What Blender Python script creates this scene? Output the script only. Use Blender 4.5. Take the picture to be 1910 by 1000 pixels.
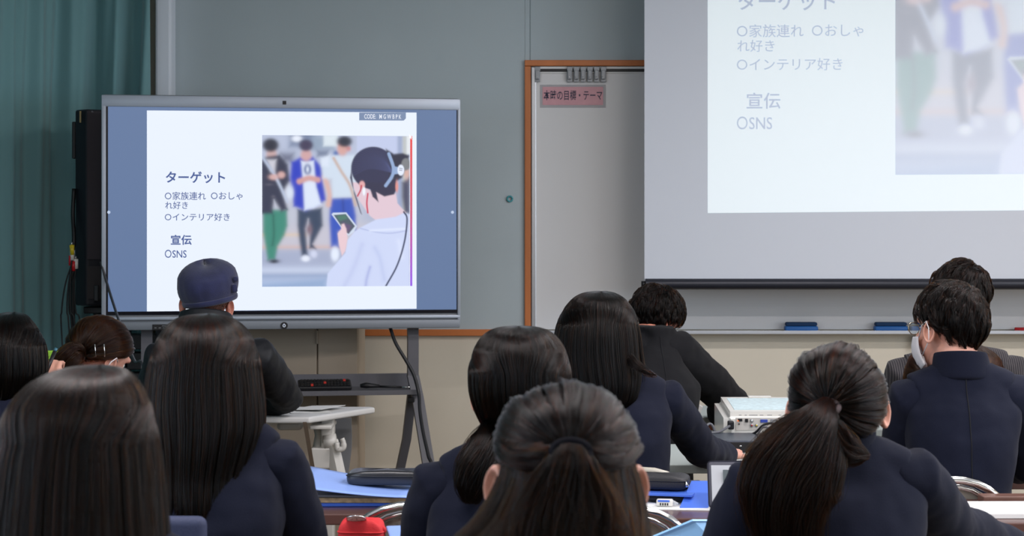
import bpy, bmesh, math, random
import numpy as np
from mathutils import Vector, Matrix
from mathutils.noise import noise as pnoise

for o in list(bpy.data.objects): bpy.data.objects.remove(o)
SC = bpy.context.scene
COL = SC.collection
RNG = np.random.default_rng(7)
random.seed(7)
R = math.radians
PI = math.pi

# ------------------------------------------------------------------ camera
CAMH, HY, F = 1.41, 440.0, 3400.0          # eye height, horizon row, focal length in pixels (1910 x 1000)
cam_d = bpy.data.cameras.new('camera'); cam = bpy.data.objects.new('camera', cam_d); COL.objects.link(cam)
cam.location = (0, 0, CAMH); cam.rotation_euler = (R(90), 0, 0)
cam_d.sensor_width = 36; cam_d.lens = 36*F/1910; cam_d.shift_y = -(500-HY)/1910
cam_d.clip_start = .05
cam_d.dof.use_dof = True; cam_d.dof.focus_distance = 5.6; cam_d.dof.aperture_fstop = 9.5
SC.camera = cam

def lin(c):
    if isinstance(c, (int, float)): c = (c, c, c)
    r = []
    for v in c:
        v = v/255.0
        r.append(v/12.92 if v <= .04045 else ((v+.055)/1.055)**2.4)
    return tuple(r)+(1.0,)

# ------------------------------------------------------------------ world, lights, exposure
SC.view_settings.view_transform = 'Standard'; SC.view_settings.look = 'None'
SC.view_settings.gamma = 1; SC.view_settings.use_curve_mapping = False
SC.view_settings.exposure = 0.0
wd = bpy.data.worlds.new('world'); SC.world = wd; wd.use_nodes = True
wd.node_tree.nodes['Background'].inputs[0].default_value = (.62, .72, .9, 1)
wd.node_tree.nodes['Background'].inputs[1].default_value = .5

def area(name, loc, rot, sx, sy, power, col):
    l = bpy.data.lights.new(name, 'AREA'); l.shape = 'RECTANGLE'; l.size = sx; l.size_y = sy
    l.energy = power; l.color = col
    o = bpy.data.objects.new(name, l); o.location = loc; o.rotation_euler = rot; COL.objects.link(o)
    return o
CEIL = 3.05
LAMPS = [(-.7, 1.0), (1.6, 1.0), (3.9, 1.0), (-.7, 3.3), (1.6, 3.3), (3.9, 3.3), (-.9, 5.4), (1.6, 5.4), (3.9, 5.4)]
LAMP_W = [10, 10, 10, 38, 36, 36, 0, 42, 40]          # the lamp nearest the display is switched off
for i, (lx, ly) in enumerate(LAMPS):
    if LAMP_W[i]: area('ceiling_lamp_light', (lx, ly, CEIL-.105), (0, 0, 0), 1.15, .16, LAMP_W[i], (1.0, .945, .955))
area('window_daylight', (4.75, 2.6, 1.75), (R(90), 0, R(90)), 5.6, 1.3, 100.0, (.72, .84, 1.0))
area('window_daylight', (-2.62, 1.6, 1.75), (R(90), 0, R(-90)), 4.2, 1.3, 60.0, (.66, .80, 1.0))

# ------------------------------------------------------------------ helpers
def W(px, py, Y):
    """the point at distance Y that is seen at (px, py) in the photograph"""
    return Vector(((px-955)/F*Y, Y, CAMH-(py-HY)/F*Y))
def npW(px, py, Y):
    return np.array(((px-955)/F*Y, Y, CAMH-(py-HY)/F*Y))

MATS = {}
def mat(name, col=(128, 128, 128), rough=.6, metal=0, bump=0, bscale=60, spec=.5, mottle=0, mscale=3, emit=None, estr=1, sheen=0,
        sss=0, coat=0, bdist=.002, alpha=1, stretch=None):
    if name in MATS: return MATS[name]
    m = bpy.data.materials.new(name); m.use_nodes = True
    nt = m.node_tree; b = nt.nodes['Principled BSDF']
    b.inputs['Base Color'].default_value = lin(col); b.inputs['Roughness'].default_value = rough
    b.inputs['Metallic'].default_value = metal; b.inputs['Specular IOR Level'].default_value = spec
    if sheen: b.inputs['Sheen Weight'].default_value = sheen; b.inputs['Sheen Roughness'].default_value = .5
    if coat: b.inputs['Coat Weight'].default_value = coat; b.inputs['Coat Roughness'].default_value = .15
    if alpha < 1: b.inputs['Alpha'].default_value = alpha
    if sss:
        b.inputs['Subsurface Weight'].default_value = sss
        b.inputs['Subsurface Radius'].default_value = (.01, .004, .002); b.inputs['Subsurface Scale'].default_value = 1
    if emit is not None:
        b.inputs['Emission Color'].default_value = lin(emit); b.inputs['Emission Strength'].default_value = estr
    tc = nt.nodes.new('ShaderNodeTexCoord'); src = tc.outputs['Object']
    if stretch:
        mp = nt.nodes.new('ShaderNodeMapping'); mp.inputs['Scale'].default_value = stretch
        nt.links.new(src, mp.inputs['Vector']); src = mp.outputs['Vector']
    if bump:
        n = nt.nodes.new('ShaderNodeTexNoise'); n.inputs['Scale'].default_value = bscale; n.inputs['Detail'].default_value = 4
        nt.links.new(src, n.inputs['Vector'])
        bn = nt.nodes.new('ShaderNodeBump'); bn.inputs['Strength'].default_value = bump; bn.inputs['Distance'].default_value = bdist
        nt.links.new(n.outputs['Fac'], bn.inputs['Height']); nt.links.new(bn.outputs['Normal'], b.inputs['Normal'])
    if mottle:
        n = nt.nodes.new('ShaderNodeTexNoise'); n.inputs['Scale'].default_value = mscale; n.inputs['Detail'].default_value = 5
        nt.links.new(src, n.inputs['Vector'])
        cr = nt.nodes.new('ShaderNodeValToRGB'); c = lin(col)
        cr.color_ramp.elements[0].position = .3; cr.color_ramp.elements[1].position = .7
        cr.color_ramp.elements[0].color = tuple(max(0, v*(1-mottle)) for v in c[:3])+(1,)
        cr.color_ramp.elements[1].color = tuple(min(1, v*(1+mottle)) for v in c[:3])+(1,)
        nt.links.new(n.outputs['Fac'], cr.inputs['Fac']); nt.links.new(cr.outputs['Color'], b.inputs['Base Color'])
    MATS[name] = m
    return m

def thing(name, label, cat, loc=(0, 0, 0), group=None):
    o = bpy.data.objects.new(name, None); COL.objects.link(o); o.location = loc
    o.empty_display_size = .05
    o['label'] = label; o['category'] = cat; o['org'] = list(loc)
    if group: o['group'] = group
    return o
def tag(o, label, cat, group=None):
    o['label'] = label; o['category'] = cat
    if group: o['group'] = group
    return o
def org(parent):
    while parent is not None:
        if 'org' in parent: return Vector(parent['org'])
        parent = parent.parent
    return Vector((0, 0, 0))
def mesh(name, verts, faces, m, parent=None, smooth=False, loc=None):
    """verts in world coordinates; the object's origin goes to its thing's base (or to loc)"""
    me = bpy.data.meshes.new(name)
    o0 = org(parent) if parent is not None else Vector(loc or (0, 0, 0))
    v = np.asarray(verts, dtype=np.float64)-np.array(o0)
    me.from_pydata(v.tolist(), [], [tuple(int(i) for i in f) for f in faces]); me.update()
    me.materials.append(m)
    if smooth: me.polygons.foreach_set('use_smooth', [True]*len(me.polygons))
    o = bpy.data.objects.new(name, me); COL.objects.link(o)
    if parent is not None: o.parent = parent
    else: o.location = o0; o['org'] = list(o0)
    return o
def link_mesh(name, me, m, parent, smooth=True):
    me.materials.clear(); me.materials.append(m)
    if smooth: me.polygons.foreach_set('use_smooth', [True]*len(me.polygons))
    me.transform(Matrix.Translation(-org(parent)))
    o = bpy.data.objects.new(name, me); COL.objects.link(o); o.parent = parent
    return o

class MB:
    def __init__(s): s.v = []; s.f = []
    def add(s, v, f):
        n = len(s.v); s.v += [tuple(float(c) for c in p) for p in v]; s.f += [tuple(int(i)+n for i in q) for q in f]; return s
    def box(s, c, size, bev=0, M=None, seg=2):
        bm = bmesh.new(); bmesh.ops.create_cube(bm, size=1)
        bmesh.ops.scale(bm, vec=size, verts=bm.verts)
        if bev: bmesh.ops.bevel(bm, geom=bm.edges[:], offset=bev, segments=seg, affect='EDGES', profile=.5)
        T = Matrix.Translation(c)
        if M is not None: T = T @ M.to_4x4()
        bmesh.ops.transform(bm, matrix=T, verts=bm.verts)
        bm.verts.index_update()
        s.add([v.co for v in bm.verts], [[v.index for v in f.verts] for f in bm.faces]); bm.free(); return s
    def tube(s, pts, r, n=10, cap=True, flat=1.0, up=None):
        pts = [Vector(p) for p in pts]; rs = r if hasattr(r, '__len__') else [r]*len(pts)
        V = []; Fc = []; prev = None
        for i, p in enumerate(pts):
            t = (pts[min(i+1, len(pts)-1)]-pts[max(i-1, 0)])
            t = t.normalized() if t.length > 1e-9 else Vector((0, 0, 1))
            if prev is None:
                a = Vector(up) if up else (Vector((0, 0, 1)) if abs(t.z) < .9 else Vector((1, 0, 0)))
                u = t.cross(a).normalized()
            else:
                u = (prev-t*prev.dot(t)).normalized()
            w = t.cross(u); prev = u
            rr = rs[i]; ru, rw = rr if hasattr(rr, '__len__') else (rr, rr*flat)
            for k in range(n):
                an = 2*PI*k/n; V.append(p+u*(math.cos(an)*ru)+w*(math.sin(an)*rw))
        for i in range(len(pts)-1):
            for k in range(n):
                a = i*n+k; b = i*n+(k+1) % n; Fc.append((a, b, b+n, a+n))
        if cap:
            Fc.append(tuple(range(n-1, -1, -1))); L = (len(pts)-1)*n; Fc.append(tuple(L+k for k in range(n)))
        return s.add(V, Fc)
    def ell(s, c, r, M=None, nu=20, nv=12):
        V = []; Fc = []; c = Vector(c)
        for j in range(nv+1):
            th = PI*j/nv
            for i in range(nu):
                ph = 2*PI*i/nu
                p = Vector((r[0]*math.sin(th)*math.cos(ph), r[1]*math.sin(th)*math.sin(ph), r[2]*math.cos(th)))
                if M is not None: p = M @ p
                V.append(c+p)
        for j in range(nv):
            for i in range(nu):
                a = j*nu+i; b = j*nu+(i+1) % nu
                if j == 0: Fc.append((a, b+nu, a+nu)[::-1])
                elif j == nv-1: Fc.append((a, b, a+nu)[::-1])
                else: Fc.append((a, b, b+nu, a+nu)[::-1])
        used = sorted({i for f in Fc for i in f}); mp = {o: k for k, o in enumerate(used)}
        # weld the two poles
        V2 = [V[i] for i in used]; F2 = [tuple(mp[i] for i in f) for f in Fc]
        top = mp.get(0); pole = {}
        for k, o in enumerate(used):
            if o < nu: pole[k] = mp[[i for i in used if i < nu][0]]
            elif o >= nv*nu: pole[k] = mp[[i for i in used if i >= nv*nu][0]]
        F2 = [tuple(pole.get(i, i) for i in f) for f in F2]
        return s.add(V2, F2)
    def prism(s, poly, d, M=None):
        """poly: world points of a flat outline, d: thickness vector"""
        n = len(poly); d = Vector(d); P = [Vector(p) for p in poly]
        return s.add(P+[p+d for p in P], [tuple(range(n)), tuple(range(2*n-1, n-1, -1))]+[(i, i+n, (i+1) % n+n, (i+1) % n) for i in range(n)])
    def build(s, name, m, parent=None, smooth=False, loc=None):
        return mesh(name, s.v, s.f, m, parent, smooth, loc)

def autosmooth(o, ang=40):
    me = o.data
    me.polygons.foreach_set('use_smooth', [True]*len(me.polygons))
    bm = bmesh.new(); bm.from_mesh(me)
    for e in bm.edges:
        if len(e.link_faces) == 2 and e.calc_face_angle(0) > R(ang): e.smooth = False
    bm.to_mesh(me); bm.free(); return o

def copy_tree(o, parent=None):
    c = o.copy(); COL.objects.link(c)
    if parent is not None: c.parent = parent
    for ch in [x for x in o.children]: copy_tree(ch, c)
    return c

def smoothcurve(P, n):
    """Catmull-Rom through the points P, n samples"""
    P = np.asarray(P, float); m = len(P)
    if P.ndim == 1: P = P[:, None]
    Q = np.vstack([2*P[0]-P[1], P, 2*P[-1]-P[-2]])
    t = np.linspace(0, m-1, n); i = np.minimum(t.astype(int), m-2); f = (t-i)[:, None]
    a, b, c, d = Q[i], Q[i+1], Q[i+2], Q[i+3]
    return .5*((2*b)+(c-a)*f+(2*a-5*b+4*c-d)*f**2+(3*b-a-3*c+d)*f**3)

def text(body, m, name, parent, origin, ux, uz, width=None, height=None, off=0.0, depth=.0006, center=False):
    """flat lettering: origin = lower-left (or centre) of its box, ux/uz unit vectors along and up, width fits the box"""
    c = bpy.data.curves.new('lettering', 'FONT'); c.body = body; c.offset = off; c.resolution_u = 3; c.extrude = .004
    t = bpy.data.objects.new('lettering', c); COL.objects.link(t); bpy.context.view_layer.update()
    dg = bpy.context.evaluated_depsgraph_get(); dg.update()
    me = bpy.data.meshes.new_from_object(t.evaluated_get(dg))
    bpy.data.objects.remove(t)
    V = np.array([v.co[:] for v in me.vertices]); mn, mx = V.min(0), V.max(0)
    sx = width/(mx[0]-mn[0]) if width else None; sy = height/(mx[1]-mn[1]) if height else None
    sx = sx or sy; sy = sy or sx
    x = (V[:, 0]-mn[0])*sx; y = (V[:, 1]-mn[1])*sy
    if center: x -= (mx[0]-mn[0])*sx/2; y -= (mx[1]-mn[1])*sy/2
    ux, uz = np.array(ux), np.array(uz); nn = np.cross(ux, uz)
    nz = (V[:, 2]-mn[2])/max(1e-9, mx[2]-mn[2])*depth
    P = np.array(origin)+x[:, None]*ux+y[:, None]*uz+nz[:, None]*nn
    fs = [tuple(p.vertices) for p in me.polygons]
    return mesh(name, P, fs, m, parent)

# ------------------------------------------------------------------ materials
M_wallup = mat('bulletin_cloth', (184, 196, 200), .95, bump=.25, bscale=350, mottle=.03, mscale=2)
M_wall = mat('cream_paint', (220, 212, 194), .8, bump=.08, bscale=120, mottle=.02)
M_ceil = mat('ceiling_board', (225, 225, 222), .95, bump=.3, bscale=90)
M_floor = mat('floor_vinyl', (118, 104, 88), .45, mottle=.12, mscale=14, bump=.05)
M_white = mat('white_post_paint', (236, 243, 252), .6)
M_orange = mat('orange_wood', (196, 116, 62), .45, mottle=.16, mscale=9, stretch=(1, 1, .12), bump=.1)
M_curtain = mat('teal_curtain', (120, 164, 168), .9, sheen=.3, bump=.3, bscale=500, bdist=.001)
M_board = mat('white_board_enamel', (224, 224, 224), .28, spec=.5, mottle=.012, mscale=2)
M_alu = mat('brushed_aluminium', (196, 198, 202), .35, metal=.85, bump=.06, bscale=200)
M_steelgrey = mat('grey_steel', (142, 146, 150), .4, metal=.6)
M_black = mat('black_plastic', (20, 20, 24), .45)
M_darkmetal = mat('dark_metal_bar', (38, 40, 50), .4, metal=.3)
M_bezel = mat('silver_bezel', (178, 186, 198), .42, metal=.35, bump=.02, bscale=400)
M_bezel2 = mat('grey_lower_bezel', (134, 140, 148), .5, metal=.2)
M_stand = mat('charcoal_stand_paint', (104, 104, 110), .5, metal=.2, bump=.04, bscale=300)
M_cab = mat('cabinet_paint', (188, 172, 152), .6, mottle=.02)
M_whitetop = mat('white_laminate', (226, 226, 224), .4)
M_whiteplastic = mat('white_plastic', (222, 220, 214), .35, coat=.3)
M_greyplastic = mat('grey_plastic', (132, 134, 138), .5)
M_chrome = mat('chrome', (225, 225, 225), .12, metal=1.0)
M_wooddark = mat('dark_desk_wood', (86, 56, 50), .35, mottle=.25, mscale=8, stretch=(.15, 1, 1), coat=.3)
M_deskgrey = mat('light_grey_desk', (176, 186, 184), .5)
M_paper = mat('white_paper', (232, 232, 230), .8)
M_blue = mat('blue_folder', (70, 112, 214), .4)
M_blue2 = mat('pale_blue_folder', (140, 170, 235), .45)
M_lblue = mat('light_blue_folder', (140, 190, 235), .45)
M_case = mat('black_pencil_case_cloth', (44, 44, 48), .55, bump=.4, bscale=400, spec=.4)
M_red = mat('red_cloth', (210, 42, 48), .75, bump=.3, bscale=300)
M_speck = mat('speckled_plywood', (160, 154, 142), .7, mottle=.35, mscale=140)
M_beige = mat('beige_plastic', (178, 172, 158), .35, coat=.3)
M_erase = mat('blue_eraser_body', (40, 112, 190), .5)
M_felt = mat('dark_blue_felt', (36, 66, 104), .95)

def struct(o): o['kind'] = 'structure'; return o
# ------------------------------------------------------------------ room
YW = 8.5
XL, XR, YB = -2.72, 4.9, -2.2
struct(MB().box(((XL+XR)/2, (YW+.3+YB)/2, -.05), (XR-XL+.4, YW-YB+.5, .1)).build('floor', M_floor))
struct(MB().box(((XL+XR)/2, (YW+.3+YB)/2, CEIL+.05), (XR-XL+.4, YW-YB+.5, .1)).build('ceiling', M_ceil))
zt = W(0, 620, YW).z                                            # top of the cream dado / foot of the cloth panel
struct(MB().box(((XL+XR)/2, YW+.1, CEIL/2), (XR-XL+.4, .2, CEIL)).build('wall_front', M_wall))
struct(MB().box(((XL+XR)/2, YB-.1, CEIL/2), (XR-XL+.4, .2, CEIL)).build('wall_back', M_wall))
# left and right walls with window openings
def wall_with_windows(name, x, sgn, wins, z0, z1):
    mb = MB(); ys = [YB]
    for a, b in wins: ys += [a, b]
    ys.append(YW)
    xc = x+sgn*.1
    for k in range(0, len(ys), 2):
        mb.box((xc, (ys[k]+ys[k+1])/2, CEIL/2), (.2, ys[k+1]-ys[k], CEIL))
    for a, b in wins:
        mb.box((xc, (a+b)/2, z0/2), (.2, b-a, z0)); mb.box((xc, (a+b)/2, (z1+CEIL)/2), (.2, b-a, CEIL-z1))
    struct(mb.build(name, M_wall))
wall_with_windows('wall_right', XR, 1, [(-.2, 5.4)], 1.05, 2.45)
wall_with_windows('wall_left', XL, -1, [(-.5, 3.7)], 1.05, 2.45)
M_glass = mat('window_glass', (230, 240, 245), .05, alpha=.25)
for i, (x, a, b) in enumerate([(XR+.12, -.2, 5.4), (XL-.12, -.5, 3.7)]):
    w = struct(MB().box((x, (a+b)/2, 1.75), (.006, b-a, 1.4)).build('window_%d' % (i+1), M_glass))
    fr = MB()
    for z in (1.07, 2.43): fr.box((x, (a+b)/2, z), (.06, b-a, .04))
    for k in range(5): fr.box((x, a+.02+(b-a-.04)*k/4, 1.75), (.06, .04, 1.4))
    fr.build('window_frame', M_alu, w)

# cloth-covered upper wall with its orange wooden edging
xa, xb = W(296, 0, YW).x, W(2400, 0, YW).x
zw_top, zw_bot = W(0, 113, YW).z, W(0, 614, YW).z
x_in = W(979, 0, YW).x; x_in2 = W(990, 0, YW).x
mb = MB()
mb.box(((xa+x_in)/2, YW-.006, (zt+CEIL)/2), (x_in-xa, .012, CEIL-zt))
mb.box(((x_in+xb)/2+.001, YW-.006, (zw_top+CEIL)/2), (xb-x_in, .012, CEIL-zw_top))
struct(mb.build('wall_panel_front', M_wallup))
struct(MB().box((W(989, 0, YW).x, YW-.0125, (zw_top+CEIL)/2), (.002, .003, CEIL-zw_top)).build('trim_4', mat('panel_joint', (120, 136, 140), .9)))
def boxpx(mb, x0, y0, x1, y1, Y, d, bev=0):
    a, b = W(x0, y0, Y), W(x1, y1, Y)
    return mb.box(((a.x+b.x)/2, Y-d/2+0, (a.z+b.z)/2), (abs(b.x-a.x), d, abs(a.z-b.z)), bev)
struct(boxpx(MB(), 560, 614, 990, 626, YW, .03, .003).build('trim_1', M_orange))
struct(boxpx(MB(), 978.5, 124.5, 990, 613.5, YW, .03, .003).build('trim_2', M_orange))
struct(boxpx(MB(), 978.5, 113, 2400, 124, YW, .03, .003).build('trim_3', M_orange))
# white post at the end of the wall
struct(MB().box((W(308, 0, 8.42).x, 8.43, CEIL/2), (.075, .12, CEIL-.002), .012).build('trim_5', M_white))

# ceiling lamps
M_lamp = mat('lamp_tube', (255, 250, 245), .5, emit=(255, 250, 242), estr=1.5)
for i, (lx, ly) in enumerate(LAMPS):
    side = ['at the rear', 'over the middle', 'towards the front'][i//3]; row = ['on the curtain side', 'in the middle row', 'on the far side'][i % 3]
    t = thing('ceiling_lamp', ('unlit' if not LAMP_W[i] else 'long')+' white ceiling lamp %s of the room %s' % (side, row), 'lamp', (lx, ly, CEIL), 'ceiling lamps')
    MB().box((lx, ly, CEIL-.03), (1.3, .2, .056), .01).build('lamp_body', M_white, t)
    for s in (-1, 1): MB().tube([(lx-.58, ly+s*.05, CEIL-.08), (lx+.58, ly+s*.05, CEIL-.08)], .016).build('lamp_tube', M_lamp if LAMP_W[i] else M_white, t, True)

# ------------------------------------------------------------------ curtain
def curtain():
    P = smoothcurve([(-1.635, 8.29), (-1.82, 8.31), (-2.06, 8.22), (-2.28, 7.8), (-2.42, 6.9), (-2.50, 5.6), (-2.55, 4.6)], 700)
    seg = np.r_[0, np.cumsum(np.linalg.norm(np.diff(P, axis=0), axis=1))]
    t = np.gradient(P, axis=0); t /= np.linalg.norm(t, axis=1)[:, None]; n = np.c_[-t[:, 1], t[:, 0]]
    V = []; nz = 26
    for j in range(nz+1):
        z = .03+(CEIL-.06-.03)*j/nz
        amp = .045+.012*math.sin(j*.5)
        ph = seg*2*PI/.17+1.2*np.sin(seg*3.1+.05*j)+.25*math.sin(j*.33)
        off = amp*np.sin(ph)*(.75+.4*np.sin(seg*5.3+1))+.010*np.sin(ph*2.3+j*.2)
        q = P+n*off[:, None]
        V.append(np.c_[q, np.full(len(q), z)])
    V = np.vstack(V); m = 700
    Fc = [(j*m+i, j*m+i+1, (j+1)*m+i+1, (j+1)*m+i) for j in range(nz) for i in range(m-1)]
    o = mesh('curtain', V, Fc, M_curtain, None, True, (-2.1, 7.2, 0))
    tag(o, 'long teal pleated curtain hanging along the left side of the room', 'curtain')
    s = o.modifiers.new('s', 'SOLIDIFY'); s.thickness = .003
curtain()
cr = MB().tube([(-1.64, 8.29, CEIL-.02), (-2.06, 8.22, CEIL-.02), (-2.28, 7.8, CEIL-.02), (-2.42, 6.9, CEIL-.02), (-2.56, 4.5, CEIL-.02)], .018).build('curtain_rail', M_alu, None, True)
tag(cr, 'metal rail under the ceiling that carries the teal curtain', 'rail')

# ------------------------------------------------------------------ whiteboard
wb = thing('whiteboard', 'large white wall board with aluminium edges partly behind the projection screen', 'whiteboard', (1.6, YW, zw_bot))
boxpx(MB(), 999, 127, 2390, 614, YW-.001, .02).build('board_panel', M_board, wb)
boxpx(MB(), 991, 126, 1000, 616, YW-.001, .032, .003).build('side_edge', M_alu, wb)
rail = MB(); boxpx(rail, 1000, 125, 2390, 138, YW-.001, .026, .002); rail.build('top_rail', M_whitetop, wb)
boxpx(MB(), 1004, 128.5, 2390, 134, YW-.026, .004).build('rail_groove', M_black, wb)
tr = MB(); a, b = W(992, 617, YW), W(2390, 617, YW)
tr.box(((a.x+b.x)/2, YW-.055, a.z-.004), (b.x-a.x, .1, .008), .002); tr.box(((a.x+b.x)/2, YW-.108, a.z-.002), (b.x-a.x, .008, .016), .002)
tr.build('pen_tray', mat('tray_paint', (196, 200, 206), .4, metal=.3), wb)
boxpx(MB(), 1701, 627, 1710, 650, YW-.001, .05, .002).build('tray_bracket', M_steelgrey, wb)
# board clips
def clip(px):
    t = thing('board_clip', '', 'clip', W(px, 137, YW-.03), 'metal clips hanging on the whiteboard rail')
    boxpx(MB(), px-5.2, 124.6, px+5.2, 133, YW-.031, .012, .0015).build('hook', M_steelgrey, t)
    boxpx(MB(), px-5, 127, px+5, 153, YW-.0335, .006, .0015).build('back_plate', M_steelgrey, t)
    boxpx(MB(), px-4, 131, px+3, 148, YW-.042, .012, .002).build('lever', M_steelgrey, t)
    c = W(px-1, 143.5, YW-.0565); MB().ell(c, (.003, .002, .003), nu=10, nv=6).build('rivet', M_chrome, t, True)
    return t
base = clip(1002.5)
base['label'] = 'single grey metal board clip at the corner of the whiteboard rail'
nm = ['first', 'second', 'third', 'fourth', 'fifth', 'sixth']
for k in range(6):
    px = 1062.5+k*12.6
    c = copy_tree(base); c.location = W(px, 137, YW-.03)
    c['label'] = '%s grey clip from the left in the row of six clips on the whiteboard rail' % nm[k]
# pink laminated label
lb = thing('board_label', 'pink laminated paper label with dark Japanese lettering on the whiteboard', 'label', W(1068, 196, YW-.022))
boxpx(MB(), 1007, 158, 1130, 201, YW-.0215, .0008).build('laminate', mat('clear_laminate', (205, 203, 206), .15, spec=.6, alpha=.55), lb)
boxpx(MB(), 1012, 162, 1125, 196, YW-.0225, .0006).build('pink_paper', mat('pink_paper', (214, 160, 168), .5, mottle=.05, mscale=30), lb)
p0 = W(1014, 187, YW-.0232)
text('本時の目標・テーマ', mat('dark_ink', (38, 36, 66), .5), 'lettering', lb, p0, (1, 0, 0), (0, 0, 1), width=109/400, height=18.5/400, off=.012)
mg = MB()
mg.tube([W(951+5*math.cos(t*.7), 371+5*math.sin(t*.7), YW-.02) for t in range(10)], .004, 8)
tag(mg.build('magnet_ring', mat('teal_plastic', (70, 160, 170), .3), None, True, W(951, 371, YW-.02)), 'small teal ring magnet on the grey cloth wall beside the whiteboard', 'magnet')
# erasers and marker in the tray
ztray = W(0, 617, YW).z
def eraser(px0, px1, label):
    X0, X1 = W(px0, 0, YW-.06).x, W(px1, 0, YW-.06).x
    t = thing('board_eraser', label, 'eraser', ((X0+X1)/2, YW-.055, ztray), 'blue erasers in the whiteboard tray')
    MB().box(((X0+X1)/2, YW-.055, ztray+.013), (X1-X0, .05, .024), .006).build('eraser_body', M_erase, t, True)
    MB().box(((X0+X1)/2, YW-.055, ztray+.034), (X1-X0-.006, .047, .018), .008, seg=3).build('felt_pad', M_felt, t, True)
eraser(1464, 1525, 'blue board eraser lying alone in the tray left of the other erasers')
eraser(1631, 1692, 'blue board eraser in the tray left of the seated man in the pinstriped suit')
eraser(1699, 1758, 'blue board eraser mostly hidden behind the heads of the two men')
mk = thing('marker_pen', 'red marker pen lying in the whiteboard tray', 'pen', W(1905, 613, YW-.05))
c = Vector((W(1893, 0, YW-.05).x, YW-.05, ztray+.009))
MB().tube([c, c+Vector((.10, 0, 0))], .009, 12).build('barrel', M_red, mk, True)
MB().tube([c+Vector((.10, 0, 0)), c+Vector((.14, 0, 0))], .0095, 12).build('pen_cap', mat('red_cap', (170, 20, 30), .3), mk, True)

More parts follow.
